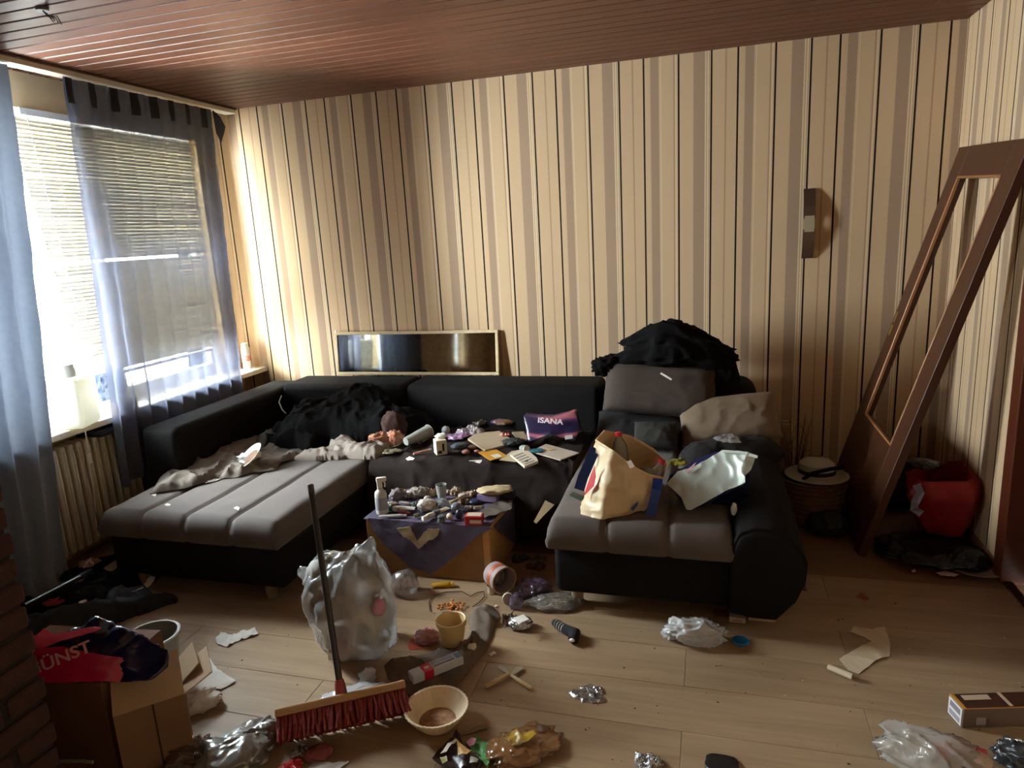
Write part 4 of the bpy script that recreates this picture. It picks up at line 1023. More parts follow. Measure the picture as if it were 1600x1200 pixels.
crumple('sleeve', (.22, .14, .12), BLACKC, (-.33, -.06, -.0), .5, 33, .25, 2.2, 4, False, parent=jk)
crumple('sleeve', (.18, .14, .30), BLACKC, (.30, -.04, -.19), .2, 37, .2, 2.2, 4, False, parent=jk)
g = G(); g.box(-.035, .035, -.002, .002, -.006, .006, r=.001); g.obj('white_label', PAPERW, jk, (.0, -.20, .035), (.3, .55, 0))
lump('plastic_wrapper', 1138, 692, 38, 18, FILM, 'clear crumpled wrapper in front of the beige cushion', 'wrapper', .56, seed=3, amp=.5, freq=2.6, sub=3)
# ================================================================== bags on the right seat
RS = .446
CREAMB = mat('bag_cream', '#DCC59E', .45, var=.05, vs=14, trans=.1, bump=.1, bs=50)
BLUE = mat('bag_blue', '#12337A', .5, var=.1)
NAVY = mat('bag_navy', '#0D1B45', .4, var=.2, vs=12)
REDM = mat('bag_red', '#C41525', .5)
sb = thing('shopping_bag', (2.85, -1.45, RS), 'open cream shopping bag with blue straps and empty bottles inside', 'bag')
def zp(px, py, y): return tuple(at(px, py, Y=y))
bot = [tuple(at(905, 803, Z=RS)), tuple(at(938, 812, Z=RS)), tuple(at(975, 807, Z=RS)), tuple(at(1003, 799, Z=RS)), (2.99, -1.47, RS), (2.97, -1.33, RS), (2.85, -1.29, RS), (2.73, -1.33, RS), (2.68, -1.48, RS)]
mid = [zp(916, 755, -1.57), zp(945, 757, -1.67), zp(982, 764, -1.67), zp(1020, 772, -1.62), zp(1032, 755, -1.50), zp(1030, 740, -1.36), zp(1000, 730, -1.28), zp(955, 722, -1.27), zp(925, 730, -1.38)]
rim = [zp(931, 688, -1.47), zp(957, 704, -1.57), zp(985, 727, -1.60), zp(1012, 741, -1.58), zp(1036, 747, -1.50), zp(1043, 725, -1.40), zp(1020, 701, -1.31), zp(985, 681, -1.29), zp(944, 673, -1.35)]
o = loft('bag_body', [bot, [tuple(.5 * (np.array(a) + np.array(b)) + np.array((0, 0, -.02))) for a, b in zip(bot, mid)], mid, rim], CREAMB, 90, cap=(True, False), amp=.010, freq=9, seed=3, rings=9, thick=.002); wpart(o, sb)
g = G(); g.tube(rim, .004, 6, closed=True); wpart(g.obj('rim_hem', mat('hem_cream', '#DCC59E', .5), None, smooth=True), sb)
def strap(pts, wdt, m, root, nm='strap'):
    pts = [Vector(p) for p in pts]; V = []; n = len(pts)
    for i, p in enumerate(pts):
        t_ = (pts[min(i + 1, n - 1)] - pts[max(i - 1, 0)]).normalized(); vw = (p - Vector(CAM)).normalized(); sd = t_.cross(vw).normalized() * wdt / 2; nn = sd.cross(t_).normalized() * .0015
        V += [p - sd - nn, p + sd - nn, p + sd + nn, p - sd + nn]
    Fc = []
    for k in range(n - 1):
        for j in range(4): Fc.append((k * 4 + j, k * 4 + (j + 1) % 4, k * 4 + 4 + (j + 1) % 4, k * 4 + 4 + j))
    Fc += [(3, 2, 1, 0), tuple((n - 1) * 4 + j for j in range(4))]
    return wpart(link(nm, mesh_np(nm, V, Fc), m, None), root)
strap([zp(930, 700, -1.50), zp(922, 720, -1.56), zp(911, 745, -1.60), zp(905, 765, -1.60)], .045, BLUE, sb)
strap([zp(1028, 748, -1.60), zp(1026, 765, -1.64), zp(1021, 785, -1.66), zp(1016, 806, -1.66)], .040, BLUE, sb)
o = ppatch('red_print', [(929, 727), (931, 745), (928, 760), (912, 775), (918, 757)], np.array(zp(922, 750, -1.625)), (-.55, -.8, .25), REDM, amp=.002, step=.02); wpart(o, sb)
o = ppatch('blue_print', [(985, 795), (997, 783), (996, 790), (989, 798)], np.array(zp(990, 790, -1.665)), (.3, -.9, .1), BLUE, amp=.001, step=.02); wpart(o, sb)
o = ppatch('care_label', [(979, 721), (986, 719), (992, 729), (984, 732)], np.array(zp(986, 725, -1.62)), (0, -.9, .4), PAPERW, amp=.0, step=.02, thick=.001); wpart(o, sb)
PET = glassy('pet_plastic', '#E8EEF0', see=.72, rough=.08)
CAPR = mat('bottle_cap_red', '#C8202E', .35)
def bottle(px, py, y, ln, axis, r, label):
    p = Vector(zp(px, py, y)); ax = Vector(axis).normalized()
    t = empty('plastic_bottle', p, ax.to_track_quat('Z', 'Y').to_euler(), label, 'bottle', 'empty bottles in the shopping bag')
    g = G(); g.lathe([(r * .4, -ln), (r * .95, -ln + .005), (r, -ln + .03), (r * .92, -ln + .06), (r, -ln + .09), (r, -.07), (r * .8, -.045), (r * .38, -.022), (.013, -.016)], 22, cap=(True, False)); g.obj('body', PET, t, smooth=True)
    g = G(); g.lathe([(.0155, -.016), (.0155, 0), (.013, .003)], 18); g.obj('cap', CAPR, t, smooth=True)
bottle(966, 676, -1.36, .22, (-.1, .1, 1), .034, 'empty bottle with red cap at the back rim of the cream bag')
bottle(1035, 719, -1.45, .20, (.35, .05, .8), .034, 'empty bottle with red cap at the right rim of the cream bag')
p = Vector(zp(1010, 733, -1.46)); g = G(); g.lathe([(.012, 0), (.033, .004), (.035, .02), (.034, .14)], 22, cap=(True, False))
tag(g.obj('plastic_bottle', PET, None, p, (2.5, .2, .2), True), 'clear bottle lying upside down inside the cream bag', 'bottle', 'empty bottles in the shopping bag')
# green packet behind the bag
lump('snack_packet', 1058, 728, 34, 16, mat('green_packet', '#3B4A2E', .35, col2='#A8A032', vs=14), 'green and yellow packet behind the cream shopping bag', 'packet', RS + .06, seed=5, amp=.25, sub=3)
# insulated bag with silver lining
SILV = mat('silver_lining', '#B4BDB4', .42, metal=.25, var=.05, bump=.1, bs=30)
ib = thing('cool_bag', (3.12, -1.35, RS), 'navy cool bag lying open with its silver lining showing', 'bag')
P0 = np.array(at(1080, 799, Z=RS + .01)); nrm = (-.30, -.78, .62)
pxs = [(1043, 757), (1060, 738), (1082, 732), (1108, 718), (1130, 705), (1158, 707), (1183, 713), (1176, 735), (1167, 746), (1167, 757), (1140, 766), (1110, 782), (1081, 799), (1074, 797), (1066, 778)]
o = ppatch('silver_lining', pxs, P0, nrm, SILV, seed=5, step=.010, thick=.003, fz=lambda x, y: .012 + .022 * folds(np.stack([x, y, 0 * x], 1), 5.0, 12, 2.5) + .006 * folds(np.stack([x, y, 0 * x], 1), 11, 14, 3)); wpart(o, ib)
W3 = plane_pts([(1040, 752), (1058, 732), (1100, 712), (1130, 702), (1170, 712), (1160, 758), (1110, 785), (1078, 797), (1060, 780)], P0, nrm)
n3 = np.array(nrm) / np.linalg.norm(nrm); c3 = W3.mean(0)
low = np.array([(q * .92 + c3 * .08) + np.array((.03, .10, 0)) for q in W3]); low[:, 2] = RS + .002
top_ = W3 - n3 * .006; md = (top_ + low) / 2 + np.array((.0, .02, .012))
o = loft('bag_body', [low, md, top_], NAVY, 60, cap=(True, True), amp=.012, freq=9, seed=4, rings=6); wpart(o, ib)
o = ppatch('logo_print', [(1072, 735), (1082, 727), (1088, 722), (1082, 731), (1076, 738)], np.array(P0) + n3 * .03, nrm, mat('logo_pink', '#D85570', .5, col2='#E8E0E0', vs=60), amp=.001, step=.02, thick=.001); wpart(o, ib)
o = ppatch('zip_edge', [(1130, 703), (1158, 705), (1184, 712), (1183, 716), (1157, 709), (1131, 707)], np.array(P0) + n3 * .028, nrm, mat('zip_grey', '#C6CCC4', .4), amp=.001, step=.012, thick=.002); wpart(o, ib)
# card and wrapper on the right seat
fpatch('booklet', [(890, 774), (896, 769), (912, 776), (907, 782)], mat('dark_green_card', '#2B3A31', .5), 'dark green booklet on the left rim of the right seat', 'booklet', RS, amp=.001, step=.012, thick=.004)
lump('paper_scrap', 1147, 806, 9, 24, PAPERW, 'white wrapper stuck between the right seat and the arm', 'paper', .44, seed=2, amp=.3, sub=3, d=.02)
o = ppatch('cardboard_strip', [(834, 815), (852, 782), (866, 789), (849, 806), (838, 818)], (0, -1.16, 0), (-.3, -1, .1), mat('pale_card', '#C0AC88', .8), amp=.001, step=.02, thick=.004); tag(o, 'pale cardboard strip leaning on the side of the right seat', 'cardboard')
# thin clear straws behind the beige cushion
for k, (a, b) in enumerate((((1198, 656), (1232, 658)), ((1200, 661), (1234, 663)))):
    g = G(); g.tube([at(a[0], a[1], Y=-.5), at(b[0], b[1], Y=-.5)], .003, 6)
    tag(g.obj('drinking_straw', glassy('straw', '#D8D4C4', .4), None), ('upper', 'lower')[k] + ' clear straw sticking out behind the beige cushion', 'straw', 'straws on the sofa back')

# ================================================================== clutter on the middle seat
MZ = THZ + .012
OR = mat('orange_net', '#B4603A', .45, col2='#D8B49A', vs=20, trans=.2)
lump('plastic_bag', 592, 700, 28, 30, mat('clear_orange_bag', '#B98E74', .3, alpha=.25, col2='#B4502A', vs=16), 'clear bag with orange print at the left of the middle seat', 'bag', MZ, seed=3, amp=.35, sub=4)
lump('plastic_bag', 617, 697, 26, 30, OR, 'orange crumpled bag beside the clear tumbler', 'bag', MZ, seed=9, amp=.35, sub=4)
lump('wrapper', 612, 709, 30, 10, mat('olive_wrap', '#6B6450', .4), 'flat olive wrapper in front of the orange bag', 'wrapper', MZ, seed=6, amp=.3, sub=3)
lump('scarf', 618, 690, 40, 58, mat('dark_red_knit', '#38211C', .95, var=.2, vs=30, bump=.5, bs=200), 'dark red-brown scarf bunched against the sofa back', 'scarf', MZ, seed=41, amp=.12, sub=4, d=.1, film=True)
# clear plastic tumbler lying
CLR = glassy('clear_cup', '#DADCD6', see=.62, rough=.1)
a = at(634, 690, Z=MZ + .03); b = at(670, 674, Z=MZ + .045); d = b - a
t = empty('plastic_cup', a, d.to_track_quat('Z', 'Y').to_euler(), 'clear tumbler lying on the brown throw', 'cup')
L = d.length
g = G(); g.lathe([(.024, 0), (.026, .004), (.042, L), (.040, L), (.024, .006)], 26, cap=(True, False)); g.obj('cup_body', CLR, t, smooth=True)
g = G(); g.tube([(.042 * math.cos(q), .042 * math.sin(q), L) for q in np.linspace(0, 2 * PI, 27)[:-1]], .002, 6, closed=True); g.obj('rim', mat('cup_rim', '#C9CBC6', .2), t, smooth=True)
lump('film_wrapper', 662, 670, 16, 14, FILM, 'clear film ball behind the tumbler', 'wrapper', MZ, seed=8, amp=.4, sub=3)
# small white carton
s = spot(689, 711, 17, 26, MZ, d=.06)
carton('carton', s.loc, (.062, .06, .085), s.rot + .25, mat('white_carton', '#CFC6B6', .6), 'small white carton with black marks standing on the brown throw', 'box', (('black_mark', 'front', .55, .75, .25, .75, BLK), ('black_mark', 'front', .15, .5, .1, .3, BLK), ('side_panel', 'right', .05, .95, .05, .95, mat('carton_grey', '#8A857C', .6))))
lump('tissue', 690, 686, 18, 12, TISSUE, 'white tissue on top of the small white carton', 'tissue', MZ + .086, seed=2, amp=.4, sub=3)
tube_item('marker_pen', at(646, 709, Z=MZ + .006), at(674, 702, Z=MZ + .006), .0065, mat('pink_pen', '#B98A78', .4), mat('pen_cap', '#D8D0C4', .4), 'pink marker pen lying in front of the tumbler', 'pen')
for k, (x0, y0, x1, y1, lb) in enumerate(((645, 688, 657, 693, 'thin pale stick under the tumbler'), (611, 699, 624, 695, 'thin pale stick beside the orange bag'), (660, 690, 672, 684, 'thin pale stick behind the tumbler'))):
    g = G(); g.tube([at(x0, y0, Z=MZ + .004), at(x1, y1, Z=MZ + .004)], .003, 6); tag(g.obj('stick', mat('pale_stick', '#BDAF94', .6), None), lb, 'stick', 'sticks on the middle seat')
fpatch('paper_scrap', [(634, 718), (640, 714), (648, 717), (644, 720), (637, 720)], PAPERW, 'torn white scrap on the edge of the brown throw', 'paper', MZ, amp=.003, s=40, step=.006)
lump('shell', 697, 679, 13, 17, glassy('clear_lid', '#D5D8D4', .5), 'clear dome lid behind the small white carton', 'lid', MZ, seed=5, amp=.12, sub=3)
# purple wrapper and packets
PURW = mat('purple_wrap', '#6B4C74', .3, col2='#B088A8', vs=18, bump=.3, bs=60)
lump('wrapper', 715, 687, 34, 16, PURW, 'pink and purple wrapper behind the dark purse', 'wrapper', MZ, seed=12, amp=.35, sub=4)
lump('plastic_packet', 735, 681, 44, 22, mat('lilac_packet', '#8E8494', .3, col2='#BDB4B0', vs=24, bump=.3, bs=60), 'lilac see-through packet between the wrapper and the tan folder', 'packet', MZ, seed=13, amp=.3, sub=4)
lump('plastic_packet', 752, 664, 28, 16, mat('grey_packet', '#6E685F', .35, bump=.3, bs=60), 'grey packet at the foot of the sofa back', 'packet', MZ, seed=15, amp=.3, sub=4)
carton('leaflet', at(760, 679, Z=MZ), (.12, .09, .004), .3, mat('tan_leaflet', '#AD9C80', .7), 'tan leaflet behind the large tan folder', 'leaflet')
lump('purse', 720, 704, 30, 17, mat('slate_purse', '#3A424A', .5, var=.2, bump=.2, bs=60), 'small slate-grey purse beside the tan folder', 'purse', MZ, seed=17, amp=.15, sub=4)
for k, (x, y, w_) in enumerate(((738, 703, 13), (728, 710, 13), (745, 708, 9))):
    lump('cotton_ball', x, y, w_, w_ * .8, mat('pink_cotton', '#9C6F68', .9), ('pink ball nearest the tan folder', 'pink ball in front of the slate purse', 'smallest pink ball beside the yellow envelope')[k], 'ball', MZ, seed=k, amp=.1, sub=3, group='pink balls on the throw')
lump('purple_pack', 788, 666, 44, 20, mat('purple_gold_pack', '#4B2E5C', .35, col2='#8A6A34', vs=9), 'purple and gold packet lying at the sofa back', 'packet', MZ, seed=19, amp=.15, sub=4)
# tan folder (board), envelope, booklet, white clipboard
def sheetbox(name, pts, th, m, label, cat, z0=MZ, extra=()):
    P = [at(x, y, Z=z0) for x, y in pts]; c = sum(P, Vector()) / len(P)
    t = thing(name, (c.x, c.y, z0), label, cat)
    g = G(); g.poly([(p.x - c.x, p.y - c.y, .0) for p in P], th, (0, 0, 1)); g.obj('board', m, t)
    for nm, q, mm, hh in extra:
        Q = [at(x, y, Z=z0 + th) for x, y in q]; g = G(); g.poly([(p.x - c.x, p.y - c.y, th) for p in Q], hh, (0, 0, 1)); g.obj(nm, mm, t)
    return t
TAN = mat('tan_board', '#A8957C', .6, var=.04)
sheetbox('folder', [(731, 688), (742, 681), (780, 676), (803, 692), (790, 698), (758, 706)], .012, TAN, 'large tan folder lying on the brown throw', 'folder')
sheetbox('folder', [(800, 677), (818, 676), (826, 688), (812, 692)], .008, mat('tan_board_b', '#97866E', .6), 'tan folder partly under the purple pack', 'folder')
sheetbox('envelope', [(745, 706), (776, 703), (793, 713), (766, 720)], .003, mat('yellow_envelope', '#B98526', .6), 'yellow envelope with a white address window', 'envelope', extra=(('address_window', [(766, 711), (778, 709), (785, 713), (774, 716)], mat('addr_white', '#CFC8BA', .4), .0006),))
sheetbox('paper_sheet', [(780, 719), (800, 705), (815, 703), (806, 722)], .002, mat('beige_sheet', '#AE9D84', .8), 'beige sheet under the printed booklet', 'paper')
sheetbox('booklet', [(797, 713), (820, 703), (838, 718), (841, 724), (820, 732)], .014, mat('printed_booklet', '#C9BDA8', .7), 'thick printed booklet near the front of the middle seat', 'booklet',
         extra=[('text_line', [(802 + k * 4.4, 713 + k * 3), (817 + k * 4.4, 707 + k * 3), (818 + k * 4.4, 707.8 + k * 3), (803 + k * 4.4, 713.8 + k * 3)], mat('print_grey', '#5A5148', .7), .0005) for k in range(5)] + [('black_mark', [(820, 720), (824, 718.5), (826, 720), (822, 722)], BLK, .0006)])
sheetbox('clipboard', [(829, 707), (853, 695), (905, 709), (876, 720)], .006, mat('white_board', '#B9AC9C', .5), 'pale clipboard lying at the right end of the middle seat', 'clipboard', extra=(('pale_tag', [(852, 701), (862, 698), (868, 703), (858, 705)], mat('tag_tan', '#C0A888', .6), .004),))
lump('sponge', 838, 708, 22, 9, mat('blue_sponge', '#2F6E80', .8, bump=.5, bs=120), 'small blue sponge on the pale clipboard', 'sponge', MZ + .006, seed=4, amp=.06, square=.6, sub=4)
lump('glove', 802, 697, 34, 16, mat('black_glove', '#22262A', .6, var=.3), 'black glove lying on the tan folder', 'glove', MZ + .01, seed=23, amp=.4, freq=2, sub=4)
t = empty('small_jar', at(819, 701, Z=MZ + .015), (1.35, 0, .7), 'small clear jar between glove and sponge', 'jar')
g = G(); g.lathe([(.02, -.025), (.022, -.02), (.022, .02), (.017, .026)], 18); g.obj('body', glassy('jar_glass', '#B9C4C0', .45), t, smooth=True)
g = G(); g.lathe([(.019, .026), (.019, .036)], 18); g.obj('lid', mat('jar_lid', '#C4C0B4', .4), t, smooth=True)
bd = thing('bead_string', at(790, 681, Z=MZ + .013), 'string of red and white beads on the tan folder', 'beads')
for k in range(14):
    g = G(); g.sphere((.004 * k - .03 + .004 * math.sin(k * 2.1), .016 * math.sin(k * 1.3), .006 + .006 * (k % 2)), .0065, 2); g.obj('bead', mat('bead_red', '#A03A2C', .3) if k % 3 else mat('bead_white', '#CFC4B4', .3), bd, smooth=True)
fan = thing('paper_strips', at(743, 722, Z=MZ), 'fan of pale paper strips beside the yellow envelope', 'paper')
for k in range(6):
    g = G(); g.box(-.035, .035, -.004, .004, .001 + k * .0016, .002 + k * .0016); g.obj('strip', PAPERW, fan, (0, 0, 0), -.5 + k * .16)
# purple pack with white lettering
ip = thing('tissue_pack', (2.36, -.66, MZ), 'purple printed pack with white lettering standing on the middle seat', 'packet')
def zq(px, py, y): return np.array(at(px, py, Y=y))
front = [zq(826, 690, -.76), zq(860, 678, -.77), zq(897, 689, -.76), zq(905, 668, -.72), zq(897, 644, -.68), zq(862, 653, -.69), zq(819, 650, -.68), zq(822, 668, -.72)]
cf = np.mean(front, 0)
ISM = mat('purple_swirl', '#3A2C66', .3, bump=.2, bs=40); _nt = ISM.node_tree
_tc = _nt.nodes.new('ShaderNodeTexCoord'); _wv = _nt.nodes.new('ShaderNodeTexWave'); _wv.inputs['Scale'].default_value = 3.2; _wv.inputs['Distortion'].default_value = 7; _wv.inputs['Detail'].default_value = 2; _wv.bands_direction = 'Z'
_cr = _nt.nodes.new('ShaderNodeValToRGB'); _e = _cr.color_ramp.elements; _e[0].position = .45; _e[0].color = (*lin('#201A38'), 1); _e[1].position = .95; _e[1].color = (*lin('#945660'), 1); _m2 = _e.new(.75); _m2.color = (*lin('#482A50'), 1)
_nt.links.new(_tc.outputs['Object'], _wv.inputs['Vector']); _nt.links.new(_wv.outputs[0], _cr.inputs[0]); _nt.links.new(_cr.outputs[0], _nt.nodes['Principled BSDF'].inputs['Base Color'])
o = loft('pack_body', [[cf + (q - cf) * .93 + np.array((0, .10, -.01)) for q in front], [cf + (q - cf) * 1.0 + np.array((0, .07, 0)) for q in front], [cf + (q - cf) * 1.02 + np.array((0, .02, 0)) for q in front], front, [cf + (q - cf) * .6 + np.array((0, -.004, 0)) for q in front]], ISM, 64, cap=(True, True), amp=.003, freq=14, seed=2, rings=3); wpart(o, ip)
LTR = mat('white_print', '#D8CFD0', .5)
pc = zq(861, 656, -.715)
text('ISANA', .042, LTR, ip, Vector(pc) - Vector((2.36, -.66, MZ)) + Vector((0, -.022, -.002)), (math.radians(72), math.radians(4), 0), bold=.0008, sx=1.25)
o = ppatch('barcode_label', [(882, 681), (894, 679), (895, 685), (883, 687)], np.array(zq(888, 683, -.775)), (0, -1, .2), mat('label_grey', '#B4AAB0', .5), amp=.0, step=.02, thick=.001); wpart(o, ip)
# ================================================================== clutter on the cardboard table
TZ = .2985
# spray bottle
s = spot(598, 805, 20, 52, TZ, d=.06)
t = thing('spray_bottle', s.loc, 'white spray bottle at the left edge of the purple towel', 'bottle', rot=s.rot)
g = G(); g.lathe([(.028, 0), (.031, .004), (.031, .10), (.028, .115), (.015, .128), (.013, .14)], 24); g.obj('bottle_body', mat('grey_white_plastic', '#B9B6AE', .35), t, smooth=True)
g = G(); g.lathe([(.0313, .025), (.0316, .027), (.0316, .088), (.0313, .09)], 24, cap=(False, False)); g.obj('label_wrap', mat('label_wrap', '#8F9092', .5), t, smooth=True)
WT = mat('trigger_white', '#DAD4C8', .4)
g = G(); g.box(-.014, .014, -.012, .012, .136, .175, r=.006, seg=2); g.box(-.016, .036, -.011, .011, .168, .192, r=.007, seg=2); g.obj('spray_head', WT, t, smooth=True)
g = G(); g.tube([(.022, 0, .17), (.027, 0, .155), (.024, 0, .138)], .004, 6); g.obj('trigger', WT, t, smooth=True)
def tp(x, y, up=.012): return at(x, y, Z=TZ + up)
CW = mat('tube_cream', '#B9B29E', .35); CG = mat('tube_grey', '#8E8A86', .4); CT = mat('tube_white', '#CFCBC0', .35); GRN = mat('tube_green', '#2E6B4C', .4); REDC = mat('tube_red', '#8E2A30', .4); DBL = mat('dark_blue', '#20304E', .35)
tube_item('cream_tube', tp(648, 794), tp(608, 795), .016, CT, GRN, 'white tube with green cap beside the spray bottle', 'tube', 'tubes on the cardboard table', 1)
tube_item('cream_tube', tp(592, 806, .009), tp(636, 806, .009), .010, CG, mat('tube_cap_pink', '#8E7A80', .4), 'thin grey tube lying before the spray bottle', 'tube', 'tubes on the cardboard table', 1)
tube_item('cream_tube', tp(700, 793, .022), tp(660, 811, .014), .015, CW, CT, 'cream tube lying slanted at the front of the pile', 'tube', 'tubes on the cardboard table', 1)
tube_item('cream_tube', tp(641, 801, .008), tp(622, 801, .008), .008, REDC, REDC, 'short dark red tube under the white tube', 'tube', 'tubes on the cardboard table', 1)
tube_item('lip_balm', tp(647, 806), tp(656, 804), .009, mat('olive_cap', '#6F7056', .4), mat('olive_cap2', '#57583F', .4), 'short olive lip balm before the pale pouch', 'lip balm')
tube_item('pencil', tp(703, 786, .03), tp(728, 772, .03), .006, mat('pencil_tan', '#A8946C', .5), CW, 'tan stick lying across the pile on the table', 'pencil')
lump('pouch', 622, 784, 26, 26, mat('mauve_pouch', '#6A5E62', .7, bump=.3, bs=80), 'mauve pouch at the back left of the table', 'pouch', TZ, seed=3, amp=.25, sub=4)
lump('makeup_bag', 655, 779, 28, 24, mat('taupe_bag', '#84796C', .6, var=.3, vs=20, bump=.3, bs=80), 'taupe make-up bag at the back of the table', 'bag', TZ, seed=5, amp=.25, sub=4)
lump('plastic_packet', 676, 776, 22, 18, mat('tan_packet', '#9B8668', .4), 'tan packet behind the clear cup on the table', 'packet', TZ, seed=6, amp=.3, sub=3)
lump('shell_tray', 668, 801, 30, 28, mat('shell_white', '#B4AAA0', .4, var=.15), 'pale scalloped pouch in the middle of the table pile', 'pouch', TZ, seed=7, amp=.2, sub=4)
lump('cotton_ball', 668, 784, 12, 12, mat('grey_ball', '#A3A19C', .6), 'pale grey ball behind the scalloped pouch', 'ball', TZ + .03, seed=8, amp=.05, sub=3)
g = G(); g.sphere((0, 0, .017), (.017, .015, .017), 3); p = at(703, 812, Z=TZ); tag(g.obj('egg', mat('egg_shell', '#C6B7A8', .5), None, p, smooth=True), 'pale egg at the front edge of the purple towel', 'egg')
# clear cup standing with dark drink
s = spot(691, 783, 20, 26, TZ, d=.06)
t = thing('plastic_cup', s.loc + Vector((0, 0, .012)), 'clear cup with dark dregs standing on the table', 'cup')
g = G(); g.lathe([(.022, 0), (.030, .07), (.028, .07), (.021, .003)], 24, cap=(True, False)); g.obj('cup_body', CLR, t, smooth=True)
g = G(); g.lathe([(.0255, .045), (.0265, .055)], 20); g.obj('drink', mat('dark_drink', '#2A2224', .15), t, smooth=True)
lump('plastic_cup', 691, 797, 22, 22, mat('crushed_cup', '#8E9498', .15, alpha=.3, spec=.8), 'crushed clear cup before the standing cup', 'cup', TZ, seed=9, amp=.25, sub=4)
lump('wrapper', 712, 774, 18, 16, mat('tan_wrap', '#8F7A5A', .4), 'tan wrapper right of the standing cup', 'wrapper', TZ, seed=10, amp=.3, sub=3)
lump('wrapper', 716, 768, 18, 13, mat('green_wrap', '#4A6B48', .35, col2='#B9B08E', vs=14), 'green and cream wrapper behind the tan stick', 'wrapper', TZ, seed=11, amp=.3, sub=3)
lump('wrapper', 733, 777, 22, 15, mat('rose_wrap', '#8B6A5E', .4, col2='#B59A78', vs=20), 'rose wrapper beside the paper bag', 'wrapper', TZ, seed=12, amp=.3, sub=3)
lump('wrapper', 726, 788, 20, 14, mat('brown_wrap', '#6E5842', .4), 'brown wrapper before the blue cap', 'wrapper', TZ, seed=13, amp=.3, sub=3)
lump('blue_puck', 742, 789, 18, 12, DBL, 'dark blue cap beside the lilac box', 'cap', TZ, seed=14, amp=.08, sub=3)
lump('small_glass', 714, 802, 20, 22, mat('grey_glass', '#7C8286', .15, alpha=.25), 'grey glass behind the red box', 'glass', TZ, seed=15, amp=.08, sub=3)
lump('bottle', 718, 812, 12, 20, mat('ink_blue', '#1E2A3C', .3), 'dark blue bottle beside the egg', 'bottle', TZ, seed=16, amp=.06, sub=3)
# red box
a = at(735, 822, Z=TZ)
carton('cigarette_box', (a.x + .01, a.y + .035, TZ), (.085, .055, .045), .12, mat('red_carton', '#A8252C', .45), 'red and white box at the front right of the table', 'box', (('white_top', 'top', .1, .9, .15, .9, mat('white_print2', '#C4B4A0', .5)), ('white_panel', 'front', .3, .95, .25, .62, mat('white_print3', '#D2C4B4', .5))))
# grey mat, lilac box, black case, paper bag, label box
fpatch('cloth', [(745, 805), (775, 787), (800, 783), (800, 797), (775, 806), (755, 812)], mat('taupe_cloth', '#574C44', .9), 'taupe cloth lying before the lilac box', 'cloth', TZ, amp=.008, s=10, seed=3, step=.012, thick=.004)
a = at(762, 785, Z=TZ); carton('lilac_box', (a.x, a.y + .02, TZ + .004), (.11, .05, .035), -.05, mat('lilac_carton', '#7A6A88', .5), 'lilac box on the right of the table', 'box')
a = at(790, 783, Z=TZ); carton('glasses_case', (a.x, a.y + .03, TZ + .004), (.085, .06, .04), .05, mat('black_case', '#15151A', .4), 'black case beside the lilac box on the table', 'case', r=.012)
lump('paper_bag', 773, 775, 58, 22, mat('cream_paper_bag', '#B7A583', .8, var=.06, bump=.3, bs=40), 'cream paper bag lying on the black case and lilac box', 'bag', TZ + .045, seed=21, amp=.16, sub=4, d=.10)
a = at(694, 762, Z=TZ)
carton('label_box', (a.x, a.y + .02, TZ), (.11, .03, .05), -.06, mat('tan_label_box', '#8B7A66', .6), 'flat tan box with white lettering band at the back of the table', 'box', (('white_band', 'front', .12, .92, .35, .8, mat('white_band', '#B9AD9C', .5)), ('black_letters', 'front', .15, .3, .4, .75, BLK), ('black_letters', 'front', .36, .46, .45, .7, BLK)))

rr = random.Random(21)
_cols = ['#8E8578', '#6B5E58', '#A89C8A', '#5E6A60', '#7A6A78', '#4A4650', '#9A8E80', '#B0A698']
_more = [(612, 790, 16, 9), (634, 786, 18, 10), (640, 776, 16, 10), (650, 793, 15, 12), (676, 790, 15, 12), (683, 806, 18, 10), (698, 772, 14, 9), (705, 782, 16, 12), (722, 781, 14, 10), (733, 797, 16, 10), (748, 796, 14, 9), (690, 815, 12, 7), (664, 768, 14, 9), (628, 795, 14, 8)]
_nm = ['beige cotton pad near the spray bottle', 'brown sachet behind the white tube', 'tan cap at the back of the table pile', 'green sachet beside the scalloped pouch', 'mauve sachet under the crushed cup', 'charcoal comb piece at the front of the pile', 'beige sachet behind the standing cup', 'pale sachet under the tan stick', 'cream sachet below the rose wrapper', 'brown sachet behind the red box', 'tan sachet on the taupe cloth', 'small green sachet left of the egg', 'mauve cap behind the make-up bag', 'charcoal sachet on the white tube']
